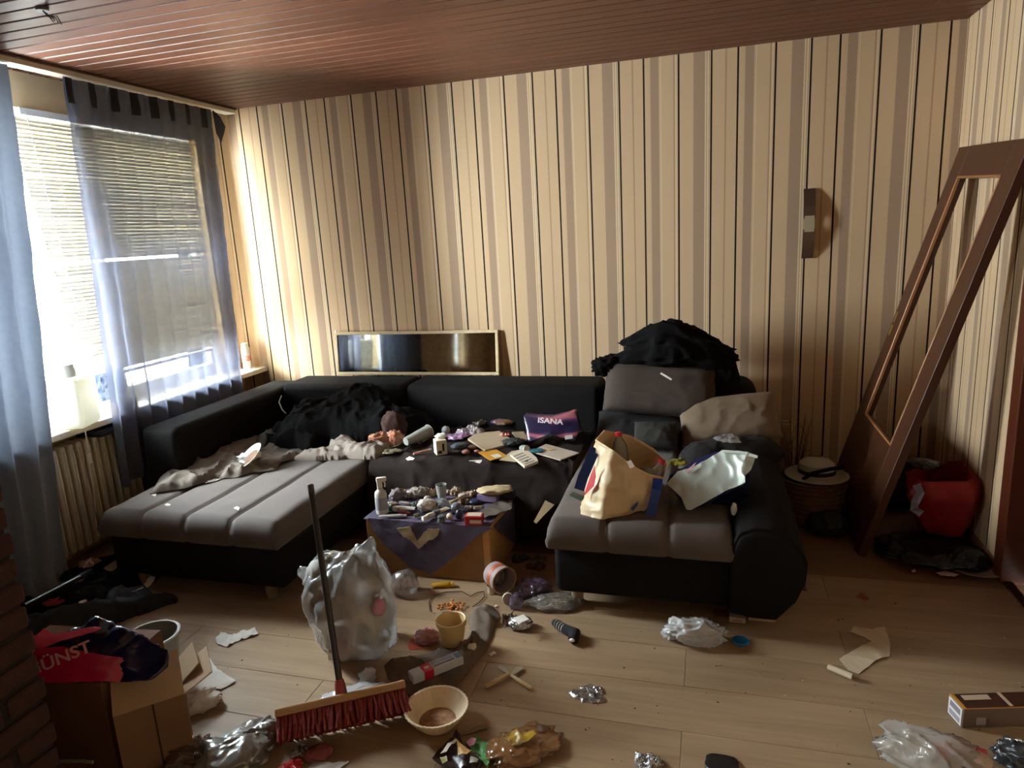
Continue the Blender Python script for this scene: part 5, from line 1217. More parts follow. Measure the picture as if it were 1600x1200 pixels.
for k, (x, y, w_, h_) in enumerate(_more):
    mm = mat('sachet_%d' % (k % 8), _cols[k % 8], .4, var=.25, vs=40); lb = _nm[k]
    if k % 3 == 0:
        s = spot(x, y, w_, h_, TZ + .003, dk=.8); tag(crinkle('sachet', s, mm, 60 + k), lb, 'sachet', 'small things piled on the cardboard table')
    elif k % 3 == 1:
        a = at(x - w_ * .55, y + rr.uniform(-4, 4), Z=TZ + .016); b = at(x + w_ * .55, y + rr.uniform(-4, 4), Z=TZ + .012)
        tube_item('small_tube', a, b, .0085, mm, mat('cap_%d' % (k % 3), ('#C2BBAE', '#2E3A44', '#7A4A3A')[k % 3], .4), lb.replace('sachet', 'tube').replace('cap at', 'tube at').replace('cap behind', 'tube behind').replace('comb piece', 'tube').replace('cotton pad', 'tube'), 'tube', 'small things piled on the cardboard table', k % 2)
    else:
        p = at(x, y, Z=TZ + .003); t = thing('cream_jar', p, lb.replace('sachet', 'jar').replace('cap at', 'jar at').replace('cap behind', 'jar behind').replace('comb piece', 'jar').replace('cotton pad', 'jar'), 'jar', 'small things piled on the cardboard table', rr.uniform(0, 3))
        g = G(); g.lathe([(.016, 0), (.018, .003), (.018, .018), (.015, .021)], 20); g.obj('jar_body', mm, t, smooth=True)
        g = G(); g.lathe([(.0185, .019), (.0185, .030), (.016, .032)], 20); g.obj('screw_lid', mat('lid_%d' % (k % 2), ('#C9C3B6', '#4A4A4E')[k % 2], .35), t, smooth=True)
# ================================================================== rubbish on the floor
# ------- big clear bag full of rubbish
bb = thing('rubbish_bag', (1.80, -2.13, 0), 'big clear plastic bag full of rubbish beside the broom', 'bag')
def ring(cx, cy, z, rx, ry, wob=0., seed=0, n=40):
    r_ = random.Random(seed); ph = [r_.uniform(0, 6.28) for _ in range(4)]; o = []
    for k in range(n):
        a = 2 * PI * k / n; q = 1 + wob * (.5 * math.sin(3 * a + ph[0]) + .35 * math.sin(7 * a + ph[1]) + .3 * math.sin(11 * a + ph[2]))
        o.append((cx + rx * q * math.cos(a), cy + ry * q * math.sin(a), z + .02 * wob * 3 * math.sin(4 * a + ph[3])))
    return o
loft('film', [ring(.03, 0, .004, .13, .11, .06, 1), ring(.03, 0, .03, .155, .135, .08, 2), ring(.02, 0, .14, .175, .15, .10, 3), ring(.01, 0, .25, .185, .155, .12, 4), ring(.02, 0, .34, .165, .14, .16, 5), ring(.04, .0, .40, .11, .10, .25, 6), ring(.06, .0, .43, .05, .05, .3, 7)], FILM, 120, cap=(True, True), amp=.011, freq=6, seed=4, rings=9, parent=bb)
def ear(pts, wd, seed):
    L = []
    for i, p in enumerate(pts):
        w_ = wd[i]; L.append([(p[0] + w_ * math.cos(a), p[1] + .35 * w_ * math.sin(a), p[2]) for a in np.linspace(0, 2 * PI, 13)[:-1]])
    return loft('bag_ear', L, FILM, 40, cap=(True, True), amp=.006, freq=16, seed=seed, rings=6, parent=bb)
ear([(.08, -.02, .36), (.105, -.02, .42), (.125, -.02, .46), (.15, -.02, .515)], [.09, .055, .045, .008], 3)
ear([(.0, -.02, .36), (-.03, -.02, .42), (-.07, -.02, .43), (-.12, -.02, .38)], [.06, .03, .025, .02], 5)
ear([(-.12, -.04, .30), (-.15, -.04, .34), (-.155, -.04, .37)], [.05, .045, .02], 8)
crumple('brown_wrapper', (.26, .10, .14), mat('brown_film', '#7A5C48', .25, bump=.3, bs=50), (-.0, -.06, .16), .4, 4, .14, 2.4, 4, False, parent=bb, film=True)
g = G(); g.box(-.045, .045, -.02, .02, 0, .10, r=.003); g.obj('printed_carton', mat('rose_carton', '#8E5058', .5), bb, (.01, -.105, .05), (.0, .12, .25))
g = G(); g.box(-.035, .035, -.021, -.0195, .025, .03); g.obj('carton_print', PAPERW, bb, (.01, -.105, .07), (.0, .12, .25))
g = G(); g.box(-.055, .055, -.03, .03, 0, .055, r=.003); g.obj('white_carton', mat('white_carton2', '#C9C4BC', .5), bb, (.0, -.08, .008), (.0, .05, .25))
crumple('white_tissue', (.13, .10, .20), TISSUE, (.10, -.05, .05), .2, 8, .14, 2.2, 4, False, parent=bb, film=True)
crumple('pink_paper', (.06, .05, .07), mat('pink_paper', '#C890A8', .6), (.17, -.06, .20), .2, 9, .3, 2.2, 3, False, parent=bb)
crumple('grey_cloth', (.18, .16, .16), mat('grey_rag', '#8C8A86', .8), (-.07, -.02, .24), .2, 10, .12, 2.2, 4, False, parent=bb, film=True)
crumple('grey_cloth', (.17, .15, .14), mat('grey_rag2', '#A29C94', .8), (.08, -.01, .24), .2, 12, .12, 2.2, 4, False, parent=bb, film=True)
lump('plastic_bag', 634, 934, 44, 54, filmy('pinkish_film', '#C0AEAA', .6), 'pinkish clear bag between the rubbish bag and the cardboard table', 'bag', seed=6, amp=.2, sub=4)
# ------- broom
bh = at(535, 1100, Z=.09); a = at(440, 1150, Z=.05); b = at(625, 1106, Z=.05); d = (b - a); ang = math.atan2(d.y, d.x)
br = empty('broom', (bh.x, bh.y, 0), (0, 0, ang), 'broom with red bristles and a dark handle leaning over the rubbish bag', 'broom')
BW = wood('broom_wood', '#A88660', '#BC9A70', (4, 30, 30), rough=.5)
hl = .44
g = G(); g.box(-hl / 2, hl / 2, -.032, .032, 0, .028, r=.006); hd = g.obj('broom_head', BW, br, (0, 0, .092), (math.radians(-42), 0, 0))
BRI = mat('red_bristles', '#7E2A26', .8, var=.35, vs=90, bump=.6, bs=300)
bm_ = []; rr = random.Random(5)
g = G()
for i in range(46):
    for j in range(5):
        x = -hl / 2 + .008 + (hl - .016) * i / 45 + rr.uniform(-.003, .003); y = -.027 + .0135 * j
        g.tube([(x, y, 0), (x + rr.uniform(-.006, .006), y * 1.35 + rr.uniform(-.004, .004), -.035), (x + rr.uniform(-.012, .012), y * 1.8 + rr.uniform(-.008, .008), -.078)], [.0055, .007, .0045], 5)
o = g.obj('bristles', BRI, br, (0, 0, .092), (math.radians(-42), 0, 0)); o['kind'] = 'stuff'
top = at(485, 758, Y=-2.24); R3 = Matrix.Rotation(-ang, 3, 'Z')
lt = R3 @ (top - Vector((bh.x, bh.y, 0))); lb = Vector((0, .012, .112)); dr = (lt - lb).normalized()
g = G(); g.tube([lb, lb + dr * .035, lb + dr * .055], [.021, .019, .015], 14); g.obj('socket', mat('red_socket', '#8E3A3C', .4), br, smooth=True)
g = G(); g.tube([lb + dr * .04, lt], .0115, 14); g.obj('handle', mat('dark_handle', '#1F1D1E', .3, spec=.6), br, smooth=True)
g = G(); g.tube([lt - dr * .03, lt, lt + dr * .004], [.0125, .0125, .008], 14); g.obj('end_cap', mat('grey_endcap', '#4A4542', .5), br, smooth=True)
# ------- small rubbish around the broom
lump('plastic_bag', 556, 1108, 98, 46, WFILM, 'white plastic bag lying behind the broom head', 'bag', seed=5, amp=.16, sub=5, dk=.5)
lump('plastic_bag', 577, 1072, 26, 34, WFILM, 'white bag tip standing up behind the broom head', 'bag', seed=9, amp=.3, sub=4)
lump('sock', 499, 1192, 42, 32, mat('rose_sock', '#8E4A4E', .9, bump=.4, bs=160), 'rolled dusky red sock in front of the broom', 'sock', seed=7, amp=.2, sub=4)
fpatch('tissue', [(337, 1000), (345, 990), (358, 994), (398, 983), (404, 992), (366, 1005), (355, 1012), (340, 1008)], TISSUE, 'torn tissue with rolled end on the floor before the chaise', 'tissue', amp=.008, s=22, seed=2, step=.007)
fpatch('paper_towel', [(275, 1045), (300, 1024), (322, 1022), (340, 1047), (369, 1066), (345, 1079), (322, 1078), (300, 1100), (285, 1080)], TISSUE, 'sheet of white paper towel behind the left carton', 'paper towel', amp=.006, s=14, seed=5, step=.01)
lump('paper_towel', 316, 1118, 62, 48, TISSUE, 'crumpled ball of white paper towel beside the left carton', 'paper towel', seed=3, amp=.3, sub=4)
# silver bag at the lower left
SB = mat('silver_bag', '#8E908E', .3, metal=.5, bump=.2, bs=30)
lump('foil_bag', 372, 1222, 118, 92, SB, 'crumpled silver bag at the bottom edge left of the broom', 'bag', seed=11, amp=.24, freq=1.6, sub=5)
lump('foil_bag', 410, 1180, 72, 66, mat('grey_silver_bag', '#7C7A78', .35, metal=.4, bump=.2, bs=30), 'grey foil bag touching the end of the broom head', 'bag', seed=17, amp=.26, freq=1.6, sub=5)
lump('plastic_film', 300, 1215, 80, 72, filmy('brownish_film', '#8A7468', .45), 'brownish clear film against the left carton', 'film', seed=19, amp=.3, freq=1.7, sub=5)
lump('red_wrapper', 456, 1212, 40, 28, mat('red_wrap', '#C22A34', .35, bump=.3, bs=60), 'bright red wrapper at the bottom edge before the broom', 'wrapper', seed=21, amp=.35, sub=4)
lump('foil_strip', 470, 1183, 30, 16, FOIL, 'torn silver strip hanging from the grey foil bag', 'foil', seed=22, amp=.4, sub=3)
fpatch('paper_sheet', [(480, 1206), (490, 1190), (520, 1196), (545, 1192), (530, 1206)], mat('pale_film', '#B9B8B4', .4), 'pale grey sheet at the bottom edge beside the sock', 'paper', amp=.006, s=18, seed=5, step=.009)
# ------- grey towel, pot, tube box
TOW = mat('taupe_towel', '#6B5D50', .95, var=.1, vs=14, bump=.6, bs=260)
fpatch('hand_towel', [(733, 968), (740, 953), (758, 947), (772, 951), (781, 965), (770, 990), (762, 1015), (742, 1040), (722, 1064), (700, 1090), (680, 1094), (650, 1092), (625, 1082), (606, 1062), (600, 1042), (618, 1030), (650, 1026), (690, 1018), (722, 1005), (735, 990)], TOW, 'taupe towel lying in folds around the flowerpot', 'towel', seed=4, step=.011, thick=.004, edge=.035,
       fz=lambda x, y: .006 + .034 * folds(np.stack([x * .9 + y * .7, (y - x) * .35, 0 * x], 1), 9, 15) + .008 * folds(np.stack([x, y, 0 * x], 1), 18, 16))
s = spot(705, 1014, 46, 58, .02, d=.11)
t = thing('flowerpot', s.loc + Vector((.01, 0, -.005)), 'cream ribbed flowerpot standing on the taupe towel', 'pot'); t.scale = (1, 1, .86)
g = G(); g.lathe([(.040, 0), (.043, .003), (.047, .03), (.049, .031), (.051, .055), (.053, .056), (.056, .10), (.062, .102), (.064, .125), (.060, .128), (.055, .124), (.050, .06), (.042, .02), (.0, .018)], 36, cap=(True, False)); g.obj('pot_body', mat('cream_pot', '#C8AE7C', .5, var=.04), t, smooth=True)
g = G(); g.lathe([(.0, .045), (.030, .047), (.049, .044)], 24, cap=(False, False)); g.obj('soil', mat('dry_soil', '#8A6A3E', .9, bump=.6, bs=120), t, smooth=True)
a = at(642, 1062, Z=.05); b = at(720, 1030, Z=.05); d = b - a
t = carton('toothpaste_box', ((a.x + b.x) / 2, (a.y + b.y) / 2, .042), (d.length, .05, .032), math.atan2(d.y, d.x), mat('white_blue_box', '#B9C0CC', .4), 'white and red toothpaste box lying on the taupe towel', 'box',
           (('red_band', 'top', .22, .40, .0, 1., mat('crimson_print', '#B8183A', .4)), ('red_band', 'front', .22, .40, .0, 1., mat('crimson_print2', '#B8183A', .4)), ('white_mark', 'top', .27, .36, .35, .65, PAPERW), ('blue_end', 'top', .88, .98, .15, .8, mat('blue_print2', '#5E86BC', .4)), ('blue_print', 'top', .45, .84, .55, .85, mat('pale_blue_print', '#8FA6C8', .4)), ('text_line', 'top', .45, .84, .22, .30, mat('grey_text', '#6E7684', .5))))
lump('tissue', 668, 1012, 38, 38, mat('pink_tissue', '#B99490', .85, col2='#A85A6A', vs=12, trans=.1), 'crumpled pink tissue left of the flowerpot', 'tissue', seed=13, amp=.3, sub=4)
fpatch('card', [(637, 1010), (643, 998), (668, 1002), (662, 1014), (640, 1016)], mat('orange_red_card', '#A84426', .6), 'orange-red card under the pink tissue', 'card', amp=.001, step=.012, thick=.002)
lump('tissue', 738, 1018, 14, 16, TISSUE, 'tiny white tissue on the right fold of the taupe towel', 'tissue', .03, seed=5, amp=.35, sub=3)
fpatch('paper_scrap', [(763, 1023), (772, 1019), (776, 1021), (768, 1026)], PAPERW, 'white sliver on the floor beside the taupe towel', 'paper', amp=.003, s=40, step=.005)
# ------- orange beads, wrapper, wire
oc = thing('bead_chain', at(705, 950, Z=0), 'tangle of orange beads on the floor before the cardboard table', 'beads')
rr = random.Random(8)
for k in range(34):
    q = k * .62; r_ = .028 + .022 * math.sin(k * 1.7)
    g = G(); g.sphere((r_ * 1.3 * math.cos(q), r_ * math.sin(q) * .9, .006 + .008 * rr.random()), (.0085, .006, .006), 2); g.obj('bead', mat('orange_bead', '#B8721C', .35), oc, smooth=True)
tube_item('candy_wrapper', at(674, 914, Z=.012), at(709, 913, Z=.012), .016, mat('yellow_wrapper', '#B48A1E', .3, bump=.3, bs=60), mat('yellow_wrapper2', '#C89C28', .3), 'yellow candy wrapper before the cardboard table', 'wrapper', None, 1)
g = G(); g.tube([at(x, y, Z=.006) for x, y in ((672, 955), (670, 942), (676, 931), (695, 925), (722, 924), (735, 932), (745, 926), (756, 924), (757, 932), (748, 942), (738, 948))], .0022, 6); tag(g.obj('cable', mat('brown_cable', '#3A2618', .5), None, smooth=True), 'thin brown cable looped around the orange beads', 'cable')
# ------- striped tub lying, small white things
a = at(773, 912, Z=.07); b = at(795, 918, Z=.062); d = Vector((.10, -.09, .0)).normalized()
t = empty('plastic_tub', at(776, 925, Z=.0) + Vector((0, .03, .068)), d.to_track_quat('Z', 'Y').to_euler(), 'tub with an orange band lying open beside the cardboard table', 'tub')
TUBM = mat('tub_white', '#9C8E90', .4, var=.1)
g = G(); g.lathe([(.055, -.04), (.058, -.035), (.064, .06), (.060, .06), (.054, -.03)], 32, cap=(True, False)); g.obj('tub_body', TUBM, t, smooth=True)
g = G(); g.lathe([(.0612, .0), (.0620, .001), (.0632, .028), (.0625, .029)], 32, cap=(False, False)); g.obj('orange_band', mat('orange_band', '#A8562E', .45), t, smooth=True)
g = G(); g.tube([(.063 * math.cos(q), .063 * math.sin(q), .06) for q in np.linspace(0, 2 * PI, 33)[:-1]], .004, 8, closed=True); g.obj('rim', mat('tub_rim', '#B89A7C', .4), t, smooth=True)
crumple('contents', (.07, .07, .05), mat('tub_contents', '#5A4A44', .6, col2='#A89890', vs=30), (0, 0, -.025), 0, 4, .3, 2.5, 3, False, parent=t)
t = thing('small_cup', at(767, 928, Z=0) + Vector((0, .01, 0)), 'small white cup on its foot beside the lying tub', 'cup')
g = G(); g.lathe([(.016, 0), (.019, .004), (.017, .02), (.022, .042), (.020, .042), (.012, .01)], 20, cap=(True, False)); g.obj('cup_body', mat('cup_cream', '#BFB09A', .5), t, smooth=True)
t = empty('screw_cap', at(793, 946, Z=0) + Vector((0, .015, .026)), (1.2, 0, .3), 'round white cap leaning before the lying tub', 'cap')
g = G(); g.lathe([(.024, -.008), (.027, -.006), (.027, .008), (.024, .011), (.022, .006), (.0, .005)], 24, cap=(True, False)); g.obj('shell', mat('cap_white', '#C2B4A8', .5), t, smooth=True)
for k, (x, y, l) in enumerate(((780, 925, 'white pebble at the mouth of the lying tub'), (803, 921, 'white pebble right of the round cap'), (776, 950, 'white pebble nearest the taupe towel'), (823, 948, 'white pebble beside the clear packaging'))):
    lump('pebble', x, y, 7, 6, mat('white_pebble', '#CFC4B8', .5), l, 'pebble', seed=k, amp=.1, sub=2, group='white pebbles around the lying tub')
PF = filmy('purple_film', '#6A5478', .35)
lump('plastic_bag', 835, 938, 52, 42, PF, 'purple film bag beside the right sofa corner', 'bag', seed=4, amp=.25, sub=5)
lump('plastic_bag', 808, 954, 20, 32, PF, 'small purple film twisted up before the purple bag', 'bag', seed=8, amp=.3, sub=4)
lump('blister_pack', 872, 957, 84, 36, filmy('clear_pack_film', '#C4C0BA', .72), 'clear packaging lying at the corner of the right seat', 'packaging', seed=6, amp=.22, sub=5, dk=.5)
lump('foil_wrapper', 814, 988, 36, 32, FOIL, 'silver wrapper with a white label before the purple film', 'wrapper', seed=7, amp=.25, sub=4)
fpatch('label', [(802, 966), (818, 961), (827, 968), (810, 976)], PAPERW, 'white label lying on the silver wrapper', 'label', .062, amp=.002, step=.01)
lump('brown_wrapper', 797, 978, 26, 26, mat('choc_wrapper', '#6A5444', .3, metal=.3), 'brown shiny wrapper right of the taupe towel', 'wrapper', seed=9, amp=.35, sub=4)
# items in the dark between table and right seat
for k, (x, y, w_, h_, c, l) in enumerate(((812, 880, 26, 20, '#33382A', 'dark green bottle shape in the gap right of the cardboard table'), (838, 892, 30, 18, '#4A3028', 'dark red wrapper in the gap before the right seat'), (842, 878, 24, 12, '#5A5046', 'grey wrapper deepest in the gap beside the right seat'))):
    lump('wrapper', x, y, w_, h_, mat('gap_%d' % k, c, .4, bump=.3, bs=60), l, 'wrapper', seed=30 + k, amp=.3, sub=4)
# ------- sock, cutlery, foil, bowl
sk = thing('sock', at(882, 990, Z=0), 'black sock with white stripes on the floor before the right seat', 'sock')
SKM = mat('sock_black', '#151518', .95, bump=.5, bs=220)
g = G(); p0 = at(865, 972, Z=.018) - sk.location; p1 = at(885, 984, Z=.02) - sk.location; p2 = at(898, 990, Z=.02) - sk.location; p3 = at(896, 1000, Z=.018) - sk.location
g.tube([p0, p0.lerp(p1, .2), p1, p2, p3, p3 + Vector((-.01, -.005, -.004))], [.012, .019, .021, .026, .022, .012], 14); g.obj('sock_body', SKM, sk, smooth=True)
for k in range(4):
    q = p0.lerp(p1, .3 + k * .18); dq = (p1 - p0).normalized(); u = dq.orthogonal().normalized(); v = dq.cross(u)
    g = G(); g.tube([q + (u * math.cos(t_) + v * math.sin(t_)) * (.0205) for t_ in np.linspace(0, 2 * PI, 17)[:-1]], .0012, 5, closed=True); g.obj('white_stripe', PAPERW, sk, smooth=True)
g = G(); g.sphere(p3 + Vector((-.004, -.012, .006)), (.012, .008, .008), 2); g.obj('white_toe', PAPERW, sk, smooth=True)
IV = mat('ivory_handle', '#C2A97E', .45, var=.06)
def cutlery(h0, h1, m1, nm, label, blade):
    A = at(*h0, Z=.010); B = at(*h1, Z=.012); Cc = at(*m1, Z=.008); t = thing(nm, A, label, nm, 'cutlery on the floor')
    d_ = (B - A).normalized()
    g = G(); g.tube([A - A, (B - A) * .05, (B - A) * .5, (B - A) * .95, B - A], [.005, .0085, .0075, .006, .004], 10); g.obj('handle', IV, t, smooth=True)
    d2 = (Cc - B); n_ = Vector((-d2.y, d2.x, 0)).normalized()
    pts = [B - A + n_ * .003, B - A + d2 * .4 + n_ * blade * .8, B - A + d2 * .8 + n_ * blade, B - A + d2, B - A + d2 * .8 - n_ * blade, B - A + d2 * .4 - n_ * blade * .8, B - A - n_ * .003]
    g = G(); g.poly([(p.x, p.y, p.z) for p in pts], .0015, (0, 0, 1)); g.obj('blade', STEEL, t)
cutlery((758, 1073), (795, 1053), (779, 1040), 'knife', 'table knife with ivory handle, the left one of the crossed pair', .012)
cutlery((830, 1076), (798, 1055), (816, 1041), 'spoon', 'spoon with ivory handle, the right one of the crossed pair', .014)
lump('foil_ball', 921, 1099, 52, 24, FOIL, 'crumpled piece of aluminium foil on the open floor', 'foil', seed=3, amp=.2, freq=2.2, sub=4, film=True)
lump('foil_ball', 1012, 1208, 44, 38, FOIL, 'pointed piece of striped foil at the bottom edge', 'foil', seed=9, amp=.22, freq=2.2, sub=4, film=True)
s = spot(687, 1146, 88, 64, 0, d=.215)
t = thing('paper_bowl', s.loc + Vector((.02, -.05, 0)), 'pleated paper bowl with brown dried food', 'bowl')
n = 72; prof = [(.050, 0), (.062, .004), (.088, .035), (.104, .062), (.111, .064), (.112, .061), (.106, .058)]
prof = [(.050, 0.0), (.066, .004), (.092, .036), (.105, .064), (.112, .066), (.110, .069), (.102, .067), (.087, .038), (.062, .009), (.0, .007)]
V = []; Fc = []
for r_, z in prof:
    for k in range(n):
        ple = 1 + (.012 if k % 2 else -.012) * min(1, max(0, (r_ - .06) / .03)); V.append((r_ * ple * math.cos(2 * PI * k / n), r_ * ple * math.sin(2 * PI * k / n), z))
for i in range(len(prof) - 1):
    for k in range(n): Fc.append((i * n + k, i * n + (k + 1) % n, (i + 1) * n + (k + 1) % n, (i + 1) * n + k))
Fc.append(tuple(range(n))[::-1])
link('bowl_body', mesh_np('bowl', V, Fc), mat('bowl_cream', '#D2BE9E', .6, var=.06, vs=20), t, smooth=True, sharp=20)
g = G(); g.lathe([(.0, .014), (.045, .0135), (.068, .0115), (.072, .018)], 40, cap=(False, False)); g.obj('dried_food', mat('dried_food', '#7A4E30', .7, col2='#B08A66', vs=30, bump=.8, bs=70), t, smooth=True)
g = G(); g.tube([at(x, y, Z=.006) for x, y in ((712, 1142), (720, 1148), (735, 1144), (748, 1138), (760, 1136))], [.003, .004, .006, .010, .008], 6); tag(g.obj('plastic_strip', mat('strip_tan', '#8A7058', .3, alpha=.2), None, smooth=True), 'thin tan plastic strip beside the paper bowl', 'strip')
# ------- snack bags at the bottom edge
sn = thing('snack_bag', at(722, 1185, Z=0), 'dark crisp bag with crisps pictured on it at the bottom edge', 'bag')
SNP = [(714, 1152), (726, 1168), (742, 1180), (756, 1192), (748, 1206), (700, 1210), (676, 1192), (696, 1174), (708, 1160)]
def onpart(o, root): o.location = o.location - root.location; o.parent = root; return o
onpart(fpatch('bag_film', SNP, mat('dark_crisp_bag', '#2A1A1C', .3, col2='#3A2C30', vs=14, bump=.3, bs=50), None, None, amp=.02, s=9, seed=3, step=.012, thick=.004), sn)
onpart(fpatch('crisp_picture', [(714, 1160), (722, 1168), (738, 1180), (730, 1186), (716, 1184)], mat('crisp_print', '#A8783A', .5, col2='#D8B070', vs=90), None, None, .024, amp=.014, s=9, seed=3, step=.012, thick=.001), sn)
onpart(fpatch('white_print', [(688, 1180), (712, 1156), (714, 1160), (698, 1178)], PAPERW, None, None, .024, amp=.01, s=9, seed=3, step=.012, thick=.001), sn)
onpart(fpatch('green_print', [(688, 1192), (698, 1184), (700, 1196), (692, 1200)], mat('lime_print', '#9AA83A', .5, col2='#D8D8C0', vs=60), None, None, .024, amp=.012, s=9, seed=3, step=.012, thick=.001), sn)
onpart(fpatch('mint_print', [(736, 1186), (748, 1190), (746, 1198), (734, 1198)], mat('mint_print', '#A8B0A0', .5), None, None, .024, amp=.012, s=9, seed=3, step=.012, thick=.001), sn)
gp = thing('green_packet', at(746, 1172, Z=0), 'green packet with a pink picture between crisp bag and orange bag', 'packet')
onpart(fpatch('packet_film', [(726, 1164), (738, 1154), (750, 1156), (763, 1168), (768, 1190), (762, 1204), (745, 1186)], mat('green_film', '#3C8448', .3, col2='#6AA868', vs=14, bump=.3, bs=50), None, None, amp=.012, s=12, seed=8, step=.01, thick=.004), gp)
onpart(fpatch('pink_picture', [(729, 1163), (738, 1157), (745, 1160), (741, 1168), (733, 1170)], mat('pink_pic', '#A86A78', .5), None, None, .016, amp=.008, s=12, seed=8, step=.01, thick=.001), gp)
ob = thing('plastic_bag', at(818, 1165, Z=0), 'crumpled orange-tan plastic bag with yellow print at the bottom edge', 'bag')
OBM = filmy('orange_tan_film', '#B88450', .25)
s = spot(820, 1203, 118, 72, 0, dk=.75)
o = crumple('bag_film', s.size, OBM, s.loc, s.rot + .35, 5, .2, 2.4, 5, True, film=True); onpart(o, ob)
onpart(fpatch('yellow_print', [(792, 1156), (800, 1148), (834, 1146), (838, 1152), (826, 1164), (800, 1168), (796, 1162)], mat('yellow_print', '#C8A018', .35, col2='#6A5A48', vs=9), None, None, s.h * .86, amp=.012, s=14, seed=4, step=.008, thick=.001), ob)
onpart(fpatch('brown_ring', [(838, 1136), (852, 1136), (858, 1143), (848, 1146), (838, 1142)], mat('brown_ring', '#5A3A22', .4), None, None, s.h * .8, amp=.006, s=14, seed=4, step=.008, thick=.001), ob)
lump('phone_case', 1128, 1212, 52, 22, mat('black_gloss2', '#16161A', .3), 'black rounded case at the bottom edge of the floor', 'case', seed=3, amp=.05, square=.6, sub=4)
# ------- middle floor
lump('plastic_bag', 1086, 1014, 92, 58, WFILM, 'white plastic bag lying before the right sofa arm', 'bag', seed=11, amp=.24, freq=2.6, sub=5, dk=.5)
t = thing('plastic_disc', at(1157, 1003, Z=0), 'round blue lid on the floor beside the white bag', 'lid')
g = G(); g.lathe([(.033, 0), (.034, .002), (.034, .007), (.030, .010), (.0, .010)], 32, cap=(True, False)); g.obj('lid_shell', mat('blue_lid', '#1F6FA8', .35), t, smooth=True)
pr = thing('paper_roll', at(1345, 1020, Z=0), 'white paper strip unrolling across the right side of the floor', 'paper')
PR = mat('roll_paper', '#C9B99C', .8, trans=.1)
onpart(fpatch('strip', [(1311, 1031), (1339, 1014), (1362, 1003), (1349, 996), (1328, 989), (1335, 980), (1363, 984), (1382, 980), (1391, 1007), (1390, 1026), (1369, 1033), (1341, 1054), (1325, 1048)], PR, None, None, amp=.004, s=10, seed=3, step=.01, thick=.001), pr)
a = at(1294, 1042, Z=.013); b = at(1332, 1058, Z=.013); g = G()
pts = []
for q in np.linspace(0, 3.6 * PI, 40): pts.append((.013 - .0022 * q / PI) * np.array((math.cos(q), math.sin(q))))
d_ = (b - a); u = Vector((-d_.y, d_.x, 0)).normalized(); V = []
for x, z in pts: V += [tuple(a + u * x + Vector((0, 0, z))), tuple(b + u * x + Vector((0, 0, z)))]
Fq = [(2 * k, 2 * k + 1, 2 * k + 3, 2 * k + 2) for k in range(len(pts) - 1)]
o = link('roll', mesh_np('roll', V, Fq), PR, None, None, None, True); wpart(o, pr)
fpatch('red_flake', [(1337, 932), (1346, 928), (1358, 936), (1352, 939)], mat('rust_red', '#8A3A22', .7), 'rust-red flake on the floor near the doorway', 'flake', amp=.002, step=.01)
lump('packet', 1244, 922, 32, 15, mat('blue_packet', '#1A1C4A', .3, bump=.3, bs=50), 'dark blue packet on the floor behind the sofa arm', 'packet', seed=3, amp=.25, sub=4)
for k, (x, y, w_, h_, l) in enumerate(((1152, 973, 24, 19, 'small white carton under the front of the right seat'), (1189, 971, 40, 16, 'flat pale carton under the front of the sofa arm'), (1128, 966, 22, 10, 'brown scrap carton under the right seat beside the white bag'))):
    s = spot(x, y, w_, h_, 0, d=.06)
    carton('carton', s.loc, (s.w, .06, min(s.h, .055)), s.rot + .1 * k, mat('uc_%d' % k, ('#C2B5A2', '#B8AA92', '#7A5A48')[k], .6), l, 'box', (('print_line', 'front', .2, .8, .3, .5, mat('print_red', '#9A6A5A', .6)),) if k == 0 else ())
# ------- right edge: parcel, bags
bl_ = at(1503, 1138, Z=0); br_ = at(1600, 1135, Z=0); tl = at(1483, 1084, Z=.070); ang = math.atan2(br_.y - bl_.y, br_.x - bl_.x)
e1 = Vector((math.cos(ang), math.sin(ang), 0)); e2 = Vector((-e1.y, e1.x, 0)); dp = (tl - bl_).dot(e2); Lp = .36
cpos = bl_ + e1 * (Lp / 2) + e2 * (dp / 2)
carton('parcel', (cpos.x, cpos.y, 0), (Lp, dp, .070), ang, mat('brown_parcel', '#6A564A', .55, var=.05), 'brown printed parcel box with white label at the right edge', 'box',
       (('dark_top', 'top', .02, .99, .04, .96, mat('dark_brown_print', '#2E1A14', .4, col2='#4A2A1C', vs=8)), ('orange_edge', 'top', 0, 1, 0, .05, mat('orange_edge', '#A8702E', .5)), ('orange_edge', 'top', 0, .03, 0, 1, mat('orange_edge2', '#B8822E', .5)), ('white_label', 'top', .08, .32, .55, .85, mat('lbl', '#B9A48E', .5)),
        ('white_stripe', 'top', .42, .45, .1, .95, mat('lbl2', '#B49A84', .5)), ('yellow_picture', 'top', .72, .95, .35, .8, mat('yellow_pic', '#B8983A', .5, col2='#D8C890', vs=30)), ('address_label', 'left', .05, .95, .05, .95, mat('addr_label', '#C9C4C2', .6)), ('text_block', 'left', .15, .85, .55, .85, mat('txt_grey', '#77727A', .6)), ('text_block', 'left', .15, .85, .15, .4, mat('txt_grey2', '#8A8590', .6)),
        ('hazard_mark', 'front', .12, .20, .2, .55, mat('hazard', '#9A8E86', .5))))
pb = thing('plastic_bag', at(1455, 1195, Z=0), 'clear rubbish bag with red scraps at the bottom right corner', 'bag')
s = spot(1450, 1225, 150, 100, 0, dk=.45)
onpart(crumple('film', s.size, filmy('clear_beige_film', '#E4DED4', .45), s.loc, s.rot, 23, .2, 2.4, 5, True, film=True), pb)
c0 = s.loc - pb.location
